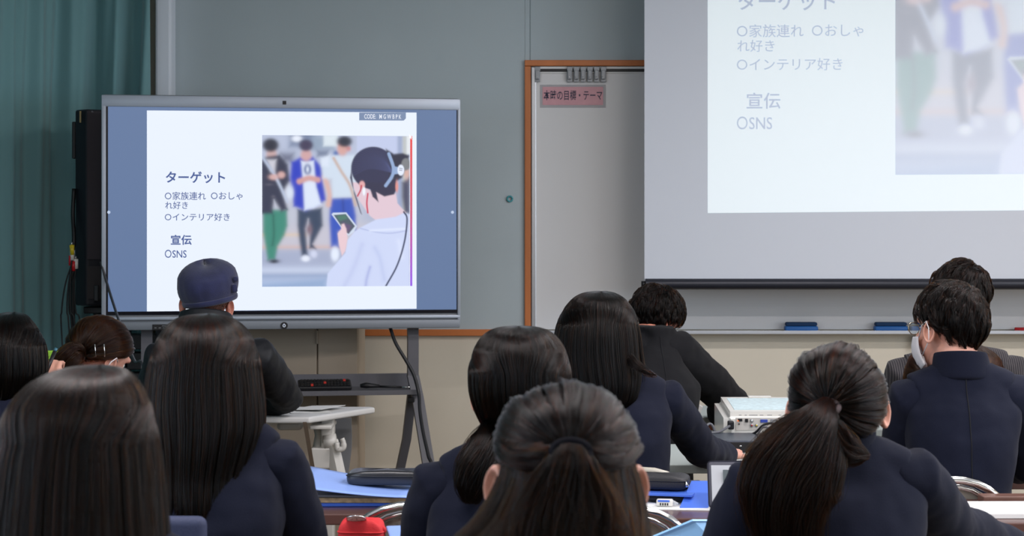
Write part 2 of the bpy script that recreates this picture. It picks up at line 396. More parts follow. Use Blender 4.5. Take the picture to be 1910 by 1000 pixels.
# ------------------------------------------------------------------ the slide (photograph and words shown on the display and on the screen)
def slide_picture(nx, ny, extra_blur=0.0):
    """colours of the blurred street photograph shown on the slide, sampled on a grid; coordinates 30..965 x 38..980"""
    X, Y = np.meshgrid(np.linspace(32, 948, nx), np.linspace(38, 980, ny))
    img = np.zeros((ny, nx, 3)); L = lambda c: np.array(lin(c)[:3])
    img[:] = L((178, 184, 206))
    def put(sd, col, blur, al=1.0):
        blur = blur*1.7+extra_blur
        a = al/(1+np.exp(np.clip(sd/(blur*.35+1e-6), -40, 40)))
        img[:] = img*(1-a[..., None])+L(col)*a[..., None]
    def E(cx, cy, rx, ry, col, blur=6, ang=0, al=1):
        c, s = math.cos(R(ang)), math.sin(R(ang)); x = (X-cx)*c+(Y-cy)*s; y = -(X-cx)*s+(Y-cy)*c
        put((np.sqrt((x/rx)**2+(y/ry)**2)-1)*min(rx, ry), col, blur, al)
    def P(pts, col, blur=6, al=1):
        pts = np.array(pts, float); d = np.full(X.shape, 1e9); ins = np.zeros(X.shape, bool); n = len(pts)
        for i in range(n):
            a, b = pts[i], pts[(i+1) % n]; e = b-a
            t = np.clip(((X-a[0])*e[0]+(Y-a[1])*e[1])/(e@e+1e-9), 0, 1)
            d = np.minimum(d, np.hypot(X-a[0]-t*e[0], Y-a[1]-t*e[1]))
            c1 = (a[1] > Y) != (b[1] > Y)
            with np.errstate(divide='ignore', invalid='ignore'):
                ins ^= c1 & (X < (b[0]-a[0])*(Y-a[1])/(b[1]-a[1]+1e-12)+a[0])
        put(np.where(ins, -d, d), col, blur, al)
    def S(pts, w, col, blur=3, al=1):
        pts = smoothcurve(pts, 24) if len(pts) > 2 else np.array(pts, float); d = np.full(X.shape, 1e9)
        for a, b in zip(pts[:-1], pts[1:]):
            e = b-a; t = np.clip(((X-a[0])*e[0]+(Y-a[1])*e[1])/(e@e+1e-9), 0, 1)
            d = np.minimum(d, np.hypot(X-a[0]-t*e[0], Y-a[1]-t*e[1]))
        put(d-w/2, col, blur, al)
    B = 9
    P([(0, 0), (1000, 0), (1000, 230), (0, 230)], (190, 196, 216), 30)
    P([(200, 0), (360, 0), (360, 110), (200, 110)], (120, 132, 160), 16); P([(340, 40), (480, 40), (480, 130), (340, 130)], (150, 165, 185), 16)
    P([(410, 30), (500, 30), (500, 105), (410, 105)], (225, 232, 236), 8); E(245, 58, 30, 20, (240, 242, 250), 8); P([(150, 150), (225, 150), (225, 210), (150, 210)], (96, 100, 124), 20)
    P([(0, 240), (660, 240), (660, 640), (0, 640)], (198, 198, 210), 40); P([(370, 130), (440, 130), (440, 170), (370, 170)], (120, 130, 155), 12)
    P([(0, 590), (1000, 590), (1000, 760), (0, 760)], (204, 198, 208), 24); P([(0, 728), (1000, 728), (1000, 744), (0, 744)], (226, 186, 170), 12)
    P([(0, 650), (300, 650), (300, 664), (0, 664)], (226, 200, 176), 12)
    P([(0, 752), (1000, 752), (1000, 1000), (0, 1000)], (170, 176, 200), 22); P([(0, 858), (1000, 858), (1000, 900), (0, 900)], (205, 212, 232), 18)
    P([(0, 906), (1000, 906), (1000, 924), (0, 924)], (146, 164, 196), 14); P([(0, 930), (1000, 930), (1000, 1000), (0, 1000)], (176, 192, 222), 20)
    P([(32, 990), (32, 968), (420, 935), (420, 990)], (150, 172, 206), 14)
    # walker in a dark jacket and green trousers
    P([(36, 500), (185, 500), (188, 600), (170, 660), (128, 730), (112, 812), (66, 815), (36, 640)], (58, 138, 118), B); S([(100, 540), (104, 650), (96, 720)], 8, (34, 100, 86), 10)
    E(105, 822, 28, 12, (40, 46, 62), 7); E(90, 160, 32, 42, (214, 176, 172), B)
    P([(20, 190), (70, 170), (140, 160), (190, 220), (206, 320), (160, 390), (188, 500), (150, 512), (105, 440), (95, 525), (20, 528)], (46, 50, 74), B)
    P([(60, 190), (118, 190), (110, 270), (85, 262)], (210, 206, 214), B); S([(34, 175), (110, 290), (188, 450)], 17, (186, 194, 214), 6)
    E(103, 298, 28, 17, (220, 176, 170), 7); E(150, 285, 22, 20, (216, 170, 164), 7); E(84, 100, 49, 42, (38, 40, 56), B); E(75, 345, 16, 6, (86, 84, 100), 6); E(100, 420, 10, 8, (86, 84, 100), 6)
    # walker in a blue shirt
    P([(250, 500), (400, 490), (406, 600), (345, 715), (362, 745), (322, 742), (326, 640), (316, 560), (300, 620), (312, 782), (276, 786), (262, 700), (250, 600)], (50, 66, 92), B); E(322, 625, 16, 28, (128, 100, 112), 10)
    E(300, 806, 25, 18, (238, 240, 250), 7); E(350, 778, 20, 22, (214, 216, 236), 8, -20)
    P([(212, 205), (265, 175), (345, 172), (398, 230), (408, 330), (426, 440), (380, 470), (300, 508), (225, 480), (212, 380), (203, 300)], (36, 58, 190), B)
    P([(272, 198), (350, 196), (358, 290), (366, 360), (396, 468), (350, 492), (292, 505), (284, 330)], (226, 232, 246), 7); E(312, 250, 22, 32, (80, 96, 150), 7); E(312, 250, 9, 18, (220, 226, 240), 5)
    S([(262, 325), (320, 305), (375, 315)], 34, (216, 160, 154), 7); E(203, 395, 22, 40, (222, 228, 240), 9); E(303, 160, 33, 38, (214, 166, 164), 8); E(302, 100, 42, 36, (64, 56, 84), 8)
    # walker in a white shirt and jeans
    P([(452, 425), (592, 422), (612, 540), (612, 630), (560, 640), (505, 640), (506, 738), (456, 733), (446, 560)], (50, 84, 186), B); S([(530, 440), (538, 560)], 8, (36, 60, 150), 10)
    E(482, 780, 25, 44, (236, 240, 252), 8); S([(418, 300), (448, 400), (440, 470)], 30, (224, 180, 168), 8); E(490, 150, 18, 16, (56, 100, 170), 8)
    P([(398, 195), (470, 162), (600, 158), (626, 210), (600, 420), (468, 426), (460, 310), (408, 304)], (214, 224, 236), B); P([(395, 180), (450, 160), (440, 230), (400, 230)], (226, 232, 244), 9)
    S([(474, 180), (520, 260), (575, 350), (610, 470)], 18, (206, 180, 168), 6); E(528, 118, 32, 44, (220, 166, 156), 8); E(565, 118, 14, 16, (210, 140, 136), 7); E(541, 74, 46, 34, (40, 44, 60), 8)
    # right background
    P([(618, 38), (872, 38), (872, 300), (618, 300)], (200, 206, 232), 5); P([(874, 38), (905, 38), (905, 560), (874, 560)], (160, 170, 200), 8); P([(905, 38), (930, 38), (930, 560), (905, 560)], (196, 196, 190), 8)
    P([(900, 330), (950, 290), (950, 520), (915, 520), (900, 420)], (70, 70, 96), 10); E(930, 270, 18, 35, (222, 176, 160), 8); P([(930, 38), (950, 38), (950, 150), (930, 150)], (240, 240, 236), 6)
    # the woman in front, seen from behind, with a telephone
    P([(584, 330), (640, 330), (700, 380), (790, 400), (862, 400), (872, 460), (925, 520), (840, 560), (740, 570), (700, 540), (630, 440)], (232, 202, 210), 3)
    E(720, 240, 138, 134, (44, 44, 76), 3); P([(584, 250), (600, 400), (640, 520), (648, 530), (618, 430), (588, 350), (575, 300)], (52, 50, 80), 3)
    P([(640, 330), (760, 330), (865, 300), (868, 370), (850, 405), (790, 418), (740, 392), (752, 452), (716, 420), (700, 370)], (44, 42, 70), 3)
    P([(800, 120), (850, 150), (905, 145), (947, 160), (935, 205), (900, 300), (870, 320), (820, 300)], (40, 40, 62), 5)
    for k in range(26):
        a = k/26*PI; S([(720+136*math.cos(a+.5), 240-132*math.sin(a+.5)*.95), (760+60*math.cos(a), 250-60*math.sin(a)), (850, 270)], 3, (78, 84, 130), 3, .35)
    E(650, 345, 18, 24, (236, 172, 170), 3); S([(646, 350), (640, 380), (622, 415)], 9, (196, 40, 70), 2); S([(686, 400), (680, 460), (686, 520)], 9, (206, 30, 70), 2); E(662, 385, 9, 26, (246, 248, 255), 2)
    S([(818, 150), (846, 235), (838, 290), (798, 350)], 20, (150, 172, 208), 2); P([(838, 225), (885, 235), (880, 275), (842, 280)], (150, 172, 208), 2)
    E(925, 215, 28, 38, (128, 128, 130), 3); E(893, 252, 21, 34, (236, 240, 252), 2); S([(885, 240), (902, 243)], 3, (60, 60, 80), 2); S([(884, 252), (900, 254)], 3, (60, 60, 80), 2); E(868, 355, 9, 34, (230, 150, 140), 3)
    P([(640, 612), (738, 562), (860, 545), (912, 520), (947, 530), (947, 985), (428, 985), (436, 900), (545, 770), (560, 690), (600, 640)], (212, 218, 244), 3)
    S([(640, 618), (730, 640), (830, 648), (930, 632)], 5, (176, 184, 222), 3); S([(700, 632), (920, 620)], 9, (232, 236, 252), 6)
    S([(672, 985), (680, 930), (700, 860)], 12, (150, 156, 214), 8, .7); S([(790, 940), (760, 800), (730, 740)], 16, (188, 196, 232), 12, .7); S([(540, 980), (600, 860), (650, 720)], 20, (192, 198, 232), 14, .7); S([(900, 800), (880, 700)], 20, (230, 234, 252), 12, .7)
    S([(912, 515), (932, 560), (916, 700), (870, 850), (798, 982)], 10, (38, 48, 84), 2)
    P([(460, 530), (470, 520), (552, 518), (618, 604), (600, 640), (566, 664), (540, 640)], (214, 222, 236), 2); P([(474, 534), (548, 528), (606, 604), (566, 652), (545, 640)], (76, 88, 100), 2)
    P([(490, 540), (546, 532), (562, 556), (510, 572)], (76, 120, 104), 4); P([(530, 580), (585, 600), (566, 645), (545, 625)], (100, 80, 116), 5)
    P([(498, 650), (520, 620), (522, 592), (538, 588), (552, 620), (560, 680), (545, 760), (525, 790), (508, 720)], (240, 204, 208), 3)
    return img

def color_grid(name, img, corners, m, parent, thick):
    """grid of coloured points between corners tl, tr, bl, br (front side), closed behind"""
    ny, nx, _ = img.shape; tl, tr, bl, br = [np.array(c) for c in corners]
    u = np.linspace(0, 1, nx)[None, :, None]; v = np.linspace(0, 1, ny)[:, None, None]
    P = ((tl*(1-u)+tr*u)*(1-v)+(bl*(1-u)+br*u)*v).reshape(-1, 3)
    idx = np.arange(nx*ny).reshape(ny, nx)
    q = np.stack([idx[:-1, :-1], idx[1:, :-1], idx[1:, 1:], idx[:-1, 1:]], -1).reshape(-1, 4)
    me = bpy.data.meshes.new(name); o0 = np.array(org(parent)); P = P-o0
    me.vertices.add(len(P)); me.vertices.foreach_set('co', P.ravel()); me.loops.add(q.size); me.loops.foreach_set('vertex_index', q.ravel())
    me.polygons.add(len(q)); me.polygons.foreach_set('loop_start', np.arange(0, q.size, 4)); me.update(calc_edges=True)
    ca = me.color_attributes.new('Col', 'FLOAT_COLOR', 'POINT'); ca.data.foreach_set('color', np.c_[img.reshape(-1, 3), np.ones(nx*ny)].ravel())
    me.materials.append(m); o = bpy.data.objects.new(name, me); COL.objects.link(o); o.parent = parent
    return o
def picture_mat(name, strength, base, gain=(1, 1, 1), lift=0.0):
    m = bpy.data.materials.new(name); m.use_nodes = True; nt = m.node_tree; b = nt.nodes['Principled BSDF']
    b.inputs['Base Color'].default_value = lin(base); b.inputs['Roughness'].default_value = .5
    a = nt.nodes.new('ShaderNodeAttribute'); a.attribute_name = 'Col'
    mx = nt.nodes.new('ShaderNodeVectorMath'); mx.operation = 'MULTIPLY_ADD'; mx.inputs[1].default_value = gain; mx.inputs[2].default_value = (lift,)*3
    nt.links.new(a.outputs['Color'], mx.inputs[0]); nt.links.new(mx.outputs[0], b.inputs['Emission Color']); b.inputs['Emission Strength'].default_value = strength
    return m

LINES = [  # text, x0, x1, y0 (top), y1 (bottom) in the display's picture coordinates
    ('ターゲット', 309, 420, 320, 341.5, .022),
    ('○家族連れ', 307.5, 384, 358, 373, .006), ('○おしゃ', 393.5, 452.5, 358.5, 372.5, .006),
    ('れ好き', 308, 350.5, 376, 390, .006),
    ('○インテリア好き', 307.5, 428.5, 398, 412, .006),
    ('宣伝', 318.5, 357.5, 438, 457, .022), ('○SNS', 307.5, 348, 466, 481, .008)]

# ------------------------------------------------------------------ interactive display
DL, DR = W(190, 618, 7.58), W(858, 612, 7.81)
du = (DR-DL); du.z = 0; DW = du.length; du.normalize(); dn = Vector((du.y, -du.x, 0))          # dn: towards the room
def dpt(px, py, out=0.0):
    d = Vector(((px-955)/F, 1, -(py-HY)/F)); o = Vector((0, 0, CAMH)); p0 = DL+dn*out
    t = (p0-o).dot(dn)/d.dot(dn); return o+d*t
def dquad(mb, x0, y0, x1, y1, o0, o1, bev=0):
    """box on the display: pixel box, from o0 to o1 in front of its reference plane"""
    a, b = dpt(x0, y1, o1), dpt(x1, y0, o1)
    a2 = (a-DL).dot(du); b2 = (b-DL).dot(du)
    c = DL+du*((a2+b2)/2)+dn*((o0+o1)/2); c.z = (a.z+b.z)/2
    Mr = Matrix((du, -dn, Vector((0, 0, 1)))).transposed()
    return mb.box(c, (b2-a2, abs(o1-o0), b.z-a.z), bev, Mr)
dsp = thing('interactive_display', 'large silver-framed interactive display on a wheeled stand showing a slide', 'display', (DL+DR)/2*1+Vector((0, 0, -((DL+DR)/2).z)))
o = dquad(MB(), 189, 183.5, 859, 612, -.07, -.001, .012).build('housing', M_greyplastic, dsp)
fr = MB()
xs = [(189, 184, 859, 197.5), (189, 588.5, 859, 599)]
dquad(fr, 189, 184.5, 858.5, 198.5, -.05, .012, .004); dquad(fr, 189, 587.5, 858.5, 598, -.05, .012, .003)
dquad(fr, 189, 185, 197.5, 612, -.05, .0118, .004); dquad(fr, 853.5, 187, 858.8, 608, -.05, .0118, .003)
autosmooth(fr.build('bezel', M_bezel, dsp))
autosmooth(dquad(MB(), 189, 596, 858.5, 617, -.055, .02, .006).build('lower_bezel', M_bezel2, dsp))
dquad(MB(), 197, 197.5, 854, 588, -.02, .006).build('screen_border', mat('screen_border_glass', (14, 15, 28), .2), dsp)
def emat(name, col, s=1.0, base=(20, 20, 24)): return mat(name, base, .35, emit=col, estr=s)
bg = dquad(MB(), 201.5, 204, 851.5, 581.5, .004, .0066).build('screen', emat('screen_grey_blue', (98, 120, 158)), dsp)
# white slide
tl, tr_, bl, br = dpt(274, 206, .0075), dpt(777, 210, .0075), dpt(274, 581, .0075), dpt(777, 576, .0075)
nxs, nys = 40, 30
simg = np.zeros((nys, nxs, 3)); simg[:] = np.array(lin((234, 242, 254))[:3])
color_grid('slide_page', simg, (tl, tr_, bl, br), picture_mat('screen_picture', 1.0, (16, 16, 20)), bg, 0)
pic = slide_picture(300, 308)
M_pic = picture_mat('screen_photograph', 1.0, (16, 16, 20), gain=(.93, .97, 1.02), lift=.012)
color_grid('slide_photograph', pic, (dpt(489, 252, .0085), dpt(764, 254, .0085), dpt(489, 535, .0085), dpt(764, 533.5, .0085)), M_pic, bg, 0)
st = np.zeros((20, 2, 3)); r0, r1, r2 = [np.array(lin(c)[:3]) for c in ((240, 70, 60), (216, 80, 110), (150, 90, 230))]
for k in range(20):
    t = k/19; st[k, :] = r0*(1-t*2)+r1*t*2 if t < .5 else r1*(2-2*t)+r2*(2*t-1)
color_grid('slide_stripe', st, (dpt(765, 254, .0085), dpt(769, 254, .0085), dpt(765, 533.5, .0085), dpt(769, 533.5, .0085)), M_pic, bg, 0)
M_ink = emat('screen_ink', (66, 88, 148))
for body, x0, x1, y0, y1, off in LINES:
    p = dpt(x0, y1, .0085); q = dpt(x1, y0, .0085)
    text(body, M_ink, 'slide_lettering', bg, p, du, (0, 0, 1), width=(q-p).dot(du), height=q.z-p.z, off=off, depth=.0004)
cb = MB(); cb.prism([dpt(670, 210, .0085), dpt(670, 224.5, .0085), dpt(753, 225, .0085), dpt(757, 221, .0085), dpt(757, 210, .0085)], dn*.0006)
cb.build('code_tab', emat('code_tab', (122, 140, 172)), bg)
p, q = dpt(679.5, 221.5, .0096), dpt(748.5, 213.5, .0096)
text('CODE:   M G W B P K', emat('code_white', (236, 240, 250)), 'code_lettering', bg, p, du, (0, 0, 1), width=(q-p).dot(du), height=q.z-p.z, off=.01, depth=.0003)
cu = MB(); cu.prism([dpt(763, 250, .0095), dpt(763, 259, .0095), dpt(765, 257.4, .0095), dpt(767, 260, .0095), dpt(768, 259, .0095), dpt(766.5, 256.8, .0095), dpt(769, 256.6, .0095)], dn*.0004)
cu.build('cursor_arrow', emat('cursor', (250, 250, 255)), bg)
for px in (203, 844):
    MB().tube([dpt(px, 396, .007), dpt(px, 396, .008)], .0065, 16).build('side_button_mark', emat('side_mark', (190, 205, 230)), bg)
dquad(MB(), 527, 188, 534, 195, .012, .0135, .0008).build('camera_sensor', M_black, dsp)
MB().tube([dpt(530, 607.5, .02), dpt(530, 607.5, .023)], .0155, 24).build('power_button', M_black, dsp)
ic = MB(); ic.tube([dpt(530+2.4*math.cos(a), 607.5+2.4*math.sin(a), .0245) for a in np.linspace(-1.1, 4.2, 14)], .0011, 6)
ic.tube([dpt(530, 603.5, .0245), dpt(530, 607, .0245)], .0011, 6); ic.build('power_symbol', emat('power_light', (220, 230, 250)), dsp)
dquad(MB(), 284, 605, 327, 616, .02, .0215, .0008).build('port_panel', M_black, dsp)
ports = MB()
for k in range(5): dquad(ports, 288+k*8, 611, 292+k*8, 612.5, .0215, .022)
dquad(ports, 302, 607.5, 310, 608.7, .0215, .022); dquad(ports, 318, 607.5, 322, 608.7, .0215, .022)
ports.build('port_marks', M_steelgrey, dsp)
# stand
def stand_leg(px):
    b = dpt(px, 614, -.06); u = dpt(px, 612, -.06); w = .042
    mb = MB()
    def strip(P, wd, th=.03):
        for a, c in zip(P[:-1], P[1:]):
            pass
        mb.tube(P, [(wd/2, th/2)]*len(P), 4, up=tuple(dn))
    top = Vector((b.x, b.y, 1.35)); kx = Vector((b.x, b.y, CAMH-(712-HY)/F*b.y))
    return b, top, kx
st_objs = []
for px, side in ((770, 1), (274, -1)):
    b0 = dpt(px, 614, -.085); col0 = Vector((b0.x, b0.y, 1.3)); kn = Vector((b0.x, b0.y, CAMH-(700-HY)/F*b0.y))
    fwd = kn+dn*.09; fwd.z = kn.z-.12
    def bar(P, wd, th, name):
        # flat steel bar: wd along du, th along dn
        V = []; Fc = []
        for q in P:
            for sx, sy in ((-1, -1), (1, -1), (1, 1), (-1, 1)): V.append(q+du*(sx*wd/2)+dn*(sy*th/2))
        for i in range(len(P)-1):
            for k in range(4): a = i*4+k; c = i*4+(k+1) % 4; Fc.append((a, c, c+4, a+4))
        Fc += [(3, 2, 1, 0), tuple(len(V)-4+k for k in range(4))]
        return mesh(name, V, Fc, M_stand, dsp)
    bar([Vector((b0.x, b0.y, 1.25)), kn], .046, .05, 'stand_post')
    foot1 = Vector((kn.x, kn.y, 0))+dn*.36+du*.095*side; foot1.z = .06
    foot2 = Vector((kn.x, kn.y, 0))-dn*.20-du*.105*side; foot2.z = .06
    mid2 = kn.lerp(foot2, .38)+du*.02*side-dn*.0
    bar([kn+Vector((0, 0, .001)), kn.lerp(foot1, .12)+du*.004*side, foot1], .05, .05, 'stand_leg')
    bar([kn+Vector((0, 0, -.06))-dn*.02, mid2, foot2], .036, .05, 'stand_leg')
    for ft in (foot1, foot2):
        MB().tube([ft+Vector((-.012, 0, -.025)), ft+Vector((.012, 0, -.025))], .034, 16).build('caster_wheel', M_black, dsp, True)
# shelf of the stand
sh = MB(); Mr = Matrix((du, -dn, Vector((0, 0, 1)))).transposed()
a, b = dpt(262, 735, .02), dpt(784, 735, .02); zs = CAMH-(732-HY)/F*7.75
c = (a+b)/2; c.z = zs; wdt = (b-a).dot(du)
sh.box(c-dn*.12, (wdt, .26, .014), .002, Mr); sh.box(c-dn*.25+Vector((0, 0, .03)), (wdt, .008, .065), .002, Mr); sh.box(c+dn*.008, (wdt, .006, .02), .001, Mr)
sh.build('stand_shelf', M_stand, dsp)
MB().box(dpt(767, 746, -.02), (.03, .03, .02), .004).build('shelf_clamp', M_black, dsp)
# things on the shelf
def onshelf(px, back): p = dpt(px, 700, -.02-back); p.z = zs+.008; return p
kb = thing('remote_keyboard', 'black wireless keyboard with red keys on the display stand shelf', 'keyboard', onshelf(610, .03))
a, b = onshelf(556, .05), onshelf(655, .05)
L = (b-a).length
Mk = Mr @ Matrix.Rotation(R(14), 3, 'X')
MB().box((a+b)/2+Vector((0, 0, .02)), (L, .1, .018), .005, Mk).build('keyboard_body', M_black, kb)
ks = MB()
for i in range(15):
    for j in range(3):
        q = (a+b)/2+Mk @ Vector((-L/2+.016+i*(L-.03)/14, -.032+j*.03, .0115))+Vector((0, 0, .02))
        if (i, j) in ((3, 0), (7, 1), (13, 2)): MB().box(q, (.011, .02, .005), .001, Mk).build('red_key', mat('red_key', (220, 60, 50), .4), kb)['label'] = 'red key'
        else: ks.box(q, (.011, .02, .005), .001, Mk)
ks.build('keys', M_black, kb); 
mic = thing('microphone', 'small black microphone lying on the display stand shelf', 'microphone', onshelf(700, .02))
p = onshelf(672, .03); q = onshelf(708, .03); e = onshelf(748, .03)
MB().tube([p+Vector((0, 0, .016)), p.lerp(q, .3)+Vector((0, 0, .018)), q+Vector((0, 0, .014))], [.010, .017, .009], 14, flat=.75).build('microphone_head', M_black, mic, True)
MB().tube([q+Vector((0, 0, .012)), e+Vector((0, 0, .008))], .005, 10).build('handle', M_black, mic, True)
MB().tube([e+Vector((0, 0, .008)), e+Vector((.05, 0, .008))], .004, 10).build('plug', M_chrome, mic, True)
# cable down the right post
cab = MB(); P = [dpt(728, 612, -.03), dpt(738, 640, .01), dpt(757, 672, .03), dpt(772, 700, .045), dpt(781, 735, .06), dpt(783, 765, .12), dpt(789, 805, .2), dpt(799, 850, .28), dpt(806, 885, .32), dpt(812, 960, .3)]
P[-1].z = .02
cab.tube([Vector(v) for v in smoothcurve([tuple(v) for v in P], 50)], .0075, 8)
tag(cab.build('power_cable', mat('black_cable', (34, 34, 38), .5), None, True, P[-1]), 'black power cable running from the display down its stand to the floor', 'cable')

# ------------------------------------------------------------------ cabinet behind the display
cb = thing('storage_cabinet', 'beige steel cabinet behind the display', 'cabinet', (W(560, 0, 8.15).x, 8.15, 0))
Yc = 8.02; X0, X1 = W(350, 0, Yc).x, W(668, 0, Yc).x; Xd = W(592, 0, Yc).x
MB().box(((X0+X1)/2, Yc+.2, .56), (X1-X0, .36, 1.12), .004).build('body', M_cab, cb)
MB().box(((X0+Xd)/2, Yc+.008, .56), (Xd-X0-.006, .02, 1.08), .003).build('door', M_cab, cb)
MB().box(((X1+Xd)/2, Yc+.008, .56), (X1-Xd-.006, .02, 1.08), .003).build('door', M_cab, cb)
MB().box((Xd, Yc-.006, W(0, 629, Yc).z), (.008, .012, .06), .002).build('hinge', M_cab, cb)
av = thing('av_amplifier', 'black audio equipment stacked under the left end of the display', 'equipment', (W(285, 0, 7.9).x, 7.95, .0))
for i, (y0, y1) in enumerate(((624, 652), (658, 690), (696, 730))):
    a_, b_ = W(236, y1, 8.02), W(300, y0, 8.02)
    MB().box(((a_.x+b_.x)/2, 8.08, (a_.z+b_.z)/2), (b_.x-a_.x, .12, b_.z-a_.z), .004).build('equipment_box', M_black, av)
rk = MB()
for X in (a_.x-.012, b_.x+.0-.01):
    rk.box((X, 8.08, .5), (.016, .13, 1.0), .002)
rk.build('rack_frame', M_darkmetal, av)

# ------------------------------------------------------------------ speaker on its stand
sp = thing('loudspeaker', 'tall black column loudspeaker on a stand between curtain and display', 'speaker', W(165, 570, 7.9))
a_, b_ = W(140, 570, 7.85), W(166, 205, 7.85); c_ = W(212, 570, 7.95)
zc, hh = (a_.z+b_.z)/2, b_.z-a_.z
o = MB().prism([(a_.x, 7.85, a_.z), (b_.x, 7.80, a_.z), (c_.x, 7.84, a_.z), (c_.x, 8.06, a_.z), (a_.x+.03, 8.08, a_.z)], (0, 0, hh)).build('speaker_box', mat('speaker_black', (22, 24, 34), .55), sp)
bv = o.modifiers.new('b', 'BEVEL'); bv.width = .01; bv.segments = 3
MB().prism([(b_.x+.006, 7.793, a_.z+.20), (c_.x-.01, 7.832, a_.z+.20), (c_.x-.01, 7.836, a_.z+.20), (b_.x+.006, 7.80, a_.z+.20)], (0, 0, hh-.21)).build('grille', mat('speaker_grille', (66, 60, 66), .8, bump=.6, bscale=600), sp)
MB().prism([(b_.x+.006, 7.793, a_.z+.03), (c_.x-.01, 7.832, a_.z+.03), (c_.x-.01, 7.836, a_.z+.03), (b_.x+.006, 7.80, a_.z+.03)], (0, 0, .14)).build('socket_panel', mat('socket_panel', (58, 54, 56), .5), sp)
MB().box(W(180, 547, 7.79), (.02, .02, .07), .004).build('latch', M_black, sp)
MB().box(W(150, 218, 7.81), (.008, .006, .05), .001).build('badge', mat('badge_gold', (150, 130, 90), .4, metal=.5), sp)
text('EL', mat('badge_white', (170, 175, 185), .5), 'maker_mark', sp, W(171, 209.5, 7.80), (1, 0, 0), (0, 0, 1), height=.006, depth=.001)
MB().box(W(140, 262, 7.90), (.016, .05, .16), .004).build('side_bracket', M_black, sp)
ss = thing('speaker_stand', 'grey tubular tripod stand under the black loudspeaker', 'stand', (sp.location.x+.02, 7.94, 0))
T = Vector((sp.location.x+.03, 7.94, a_.z-.002))
MB().tube([T, (T.x, T.y, .35)], .018, 14).build('pole', M_steelgrey, ss, True)
for an in (-100, 20, 140):
    e = Vector((T.x+.16*math.cos(R(an)), T.y+.16*math.sin(R(an)), .02))
    MB().tube([(T.x, T.y, T.z-.06), e], .011, 10).build('leg', M_steelgrey, ss, True)
MB().box((T.x, T.y, T.z-.02), (.1, .1, .03), .005).build('top_plate', M_black, ss)
# plugs on cables hanging from the speaker's side
for k, (px, py, colr, cn, wd) in enumerate(((134, 466, (225, 200, 40), 'yellow', 3), (135, 476, (230, 226, 220), 'white', -1), (133, 486, (205, 30, 40), 'red', -5), (137, 496, (205, 30, 40), 'red', 0), (141, 492, (228, 226, 222), 'white', 4))):
    Yp = 7.74+.004*k; p = W(px, py, Yp)
    t = thing('audio_cable', {0: 'yellow audio plug at the top of the bunch beside the loudspeaker', 1: 'white audio plug just under the yellow plug beside the loudspeaker', 2: 'red audio plug tucked under the white plug beside the loudspeaker', 3: 'lowest hanging red audio plug beside the loudspeaker', 4: 'hanging white audio plug next to the lowest red plug'}[k], 'cable', p, 'audio cables hanging beside the loudspeaker')
    MB().tube([p+Vector((0, 0, .02)), p+Vector((.003*wd/4, 0, -.022))], [.011, .008], 12).build('plug', mat('plug_'+cn, colr, .35), t, True)
    MB().tube([p+Vector((0, 0, .02)), p+Vector((0, 0, .032))], .004, 8).build('plug_tip', M_chrome, t, True)
    P = [p+Vector((0, 0, -.02)), W(px-6+wd, 530, Yp), W(px-8+2*wd, 580, Yp), W(px-2+3*wd, 640, Yp), Vector((p.x+.02, Yp, .02))]
    MB().tube([Vector(v) for v in smoothcurve([tuple(v) for v in P], 24)], .0035, 6).build('cord', M_black, t, True)
pw = MB().tube([Vector(v) for v in smoothcurve([tuple(W(138, 352, 7.84)), tuple(W(136, 400, 7.83)), tuple(W(138, 450, 7.80)), tuple(W(136, 530, 7.79)), (W(140, 0, 7.79).x, 7.79, .02)], 24)], .009, 8)
tag(pw.build('hanging_cable', M_black, None, True, (W(140, 0, 7.79).x, 7.79, 0)), 'thick black cord hanging down the curtain side of the loudspeaker', 'cable')
lc = MB().tube([Vector(v) for v in smoothcurve([tuple(dpt(188, 488, .0)), tuple(dpt(203, 540, .06)), tuple(W(226, 610, 7.2)), tuple(W(250, 672, 6.9)), tuple(W(272, 720, 6.75)), (W(290, 0, 6.7).x, 6.7, .01)], 30)], .0055, 8)
tag(lc.build('signal_cable', mat('dark_grey_cable', (56, 56, 60), .5), None, True, (W(290, 0, 6.7).x, 6.7, 0)), 'dark cable slanting in front of the lower left corner of the display', 'cable')

# ------------------------------------------------------------------ projection screen
YS = 8.12
ps = thing('projection_screen', 'large white pull-down projection screen with a projected slide', 'screen', W(1700, 540, YS))
XSL, XSR = W(1202, 0, YS).x, W(2330, 0, YS).x; zb = W(0, 530, YS).z
M_fabric = mat('screen_fabric', (210, 215, 224), .75)
fab = MB().box(((XSL+XSR)/2, YS, (zb+CEIL-.08)/2), (XSR-XSL, .003, CEIL-.08-zb)).build('screen_fabric', M_fabric, ps)
bb = MB(); bb.tube([(XSL+.004, YS-.004, zb), (XSR-.004, YS-.004, zb)], .0245, 20); autosmooth(bb.build('bottom_bar', M_darkmetal, ps))
MB().tube([(XSL-.014, YS-.004, zb), (XSL+.006, YS-.004, zb)], .014, 16).build('bar_end_cap', M_black, ps, True)
MB().box(((XSL+XSR)/2, YS+.02, CEIL-.06), (XSR-XSL+.12, .12, .1), .02).build('screen_case', M_whitetop, ps)
def spt(px, py, out=0.0): return W(px, py, YS-.0015-out)
base_c = (210, 215, 224)
page = np.zeros((2, 2, 3)); page[:] = 1
PM = lambda n, col, s: mat(n, base_c, .75, emit=col, estr=s)
ztop = CEIL-.12
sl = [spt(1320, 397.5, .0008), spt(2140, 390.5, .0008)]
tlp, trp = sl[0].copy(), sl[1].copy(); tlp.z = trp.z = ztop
PROJ = .40  # glow of the slide sheets, standing in for light thrown by the projector
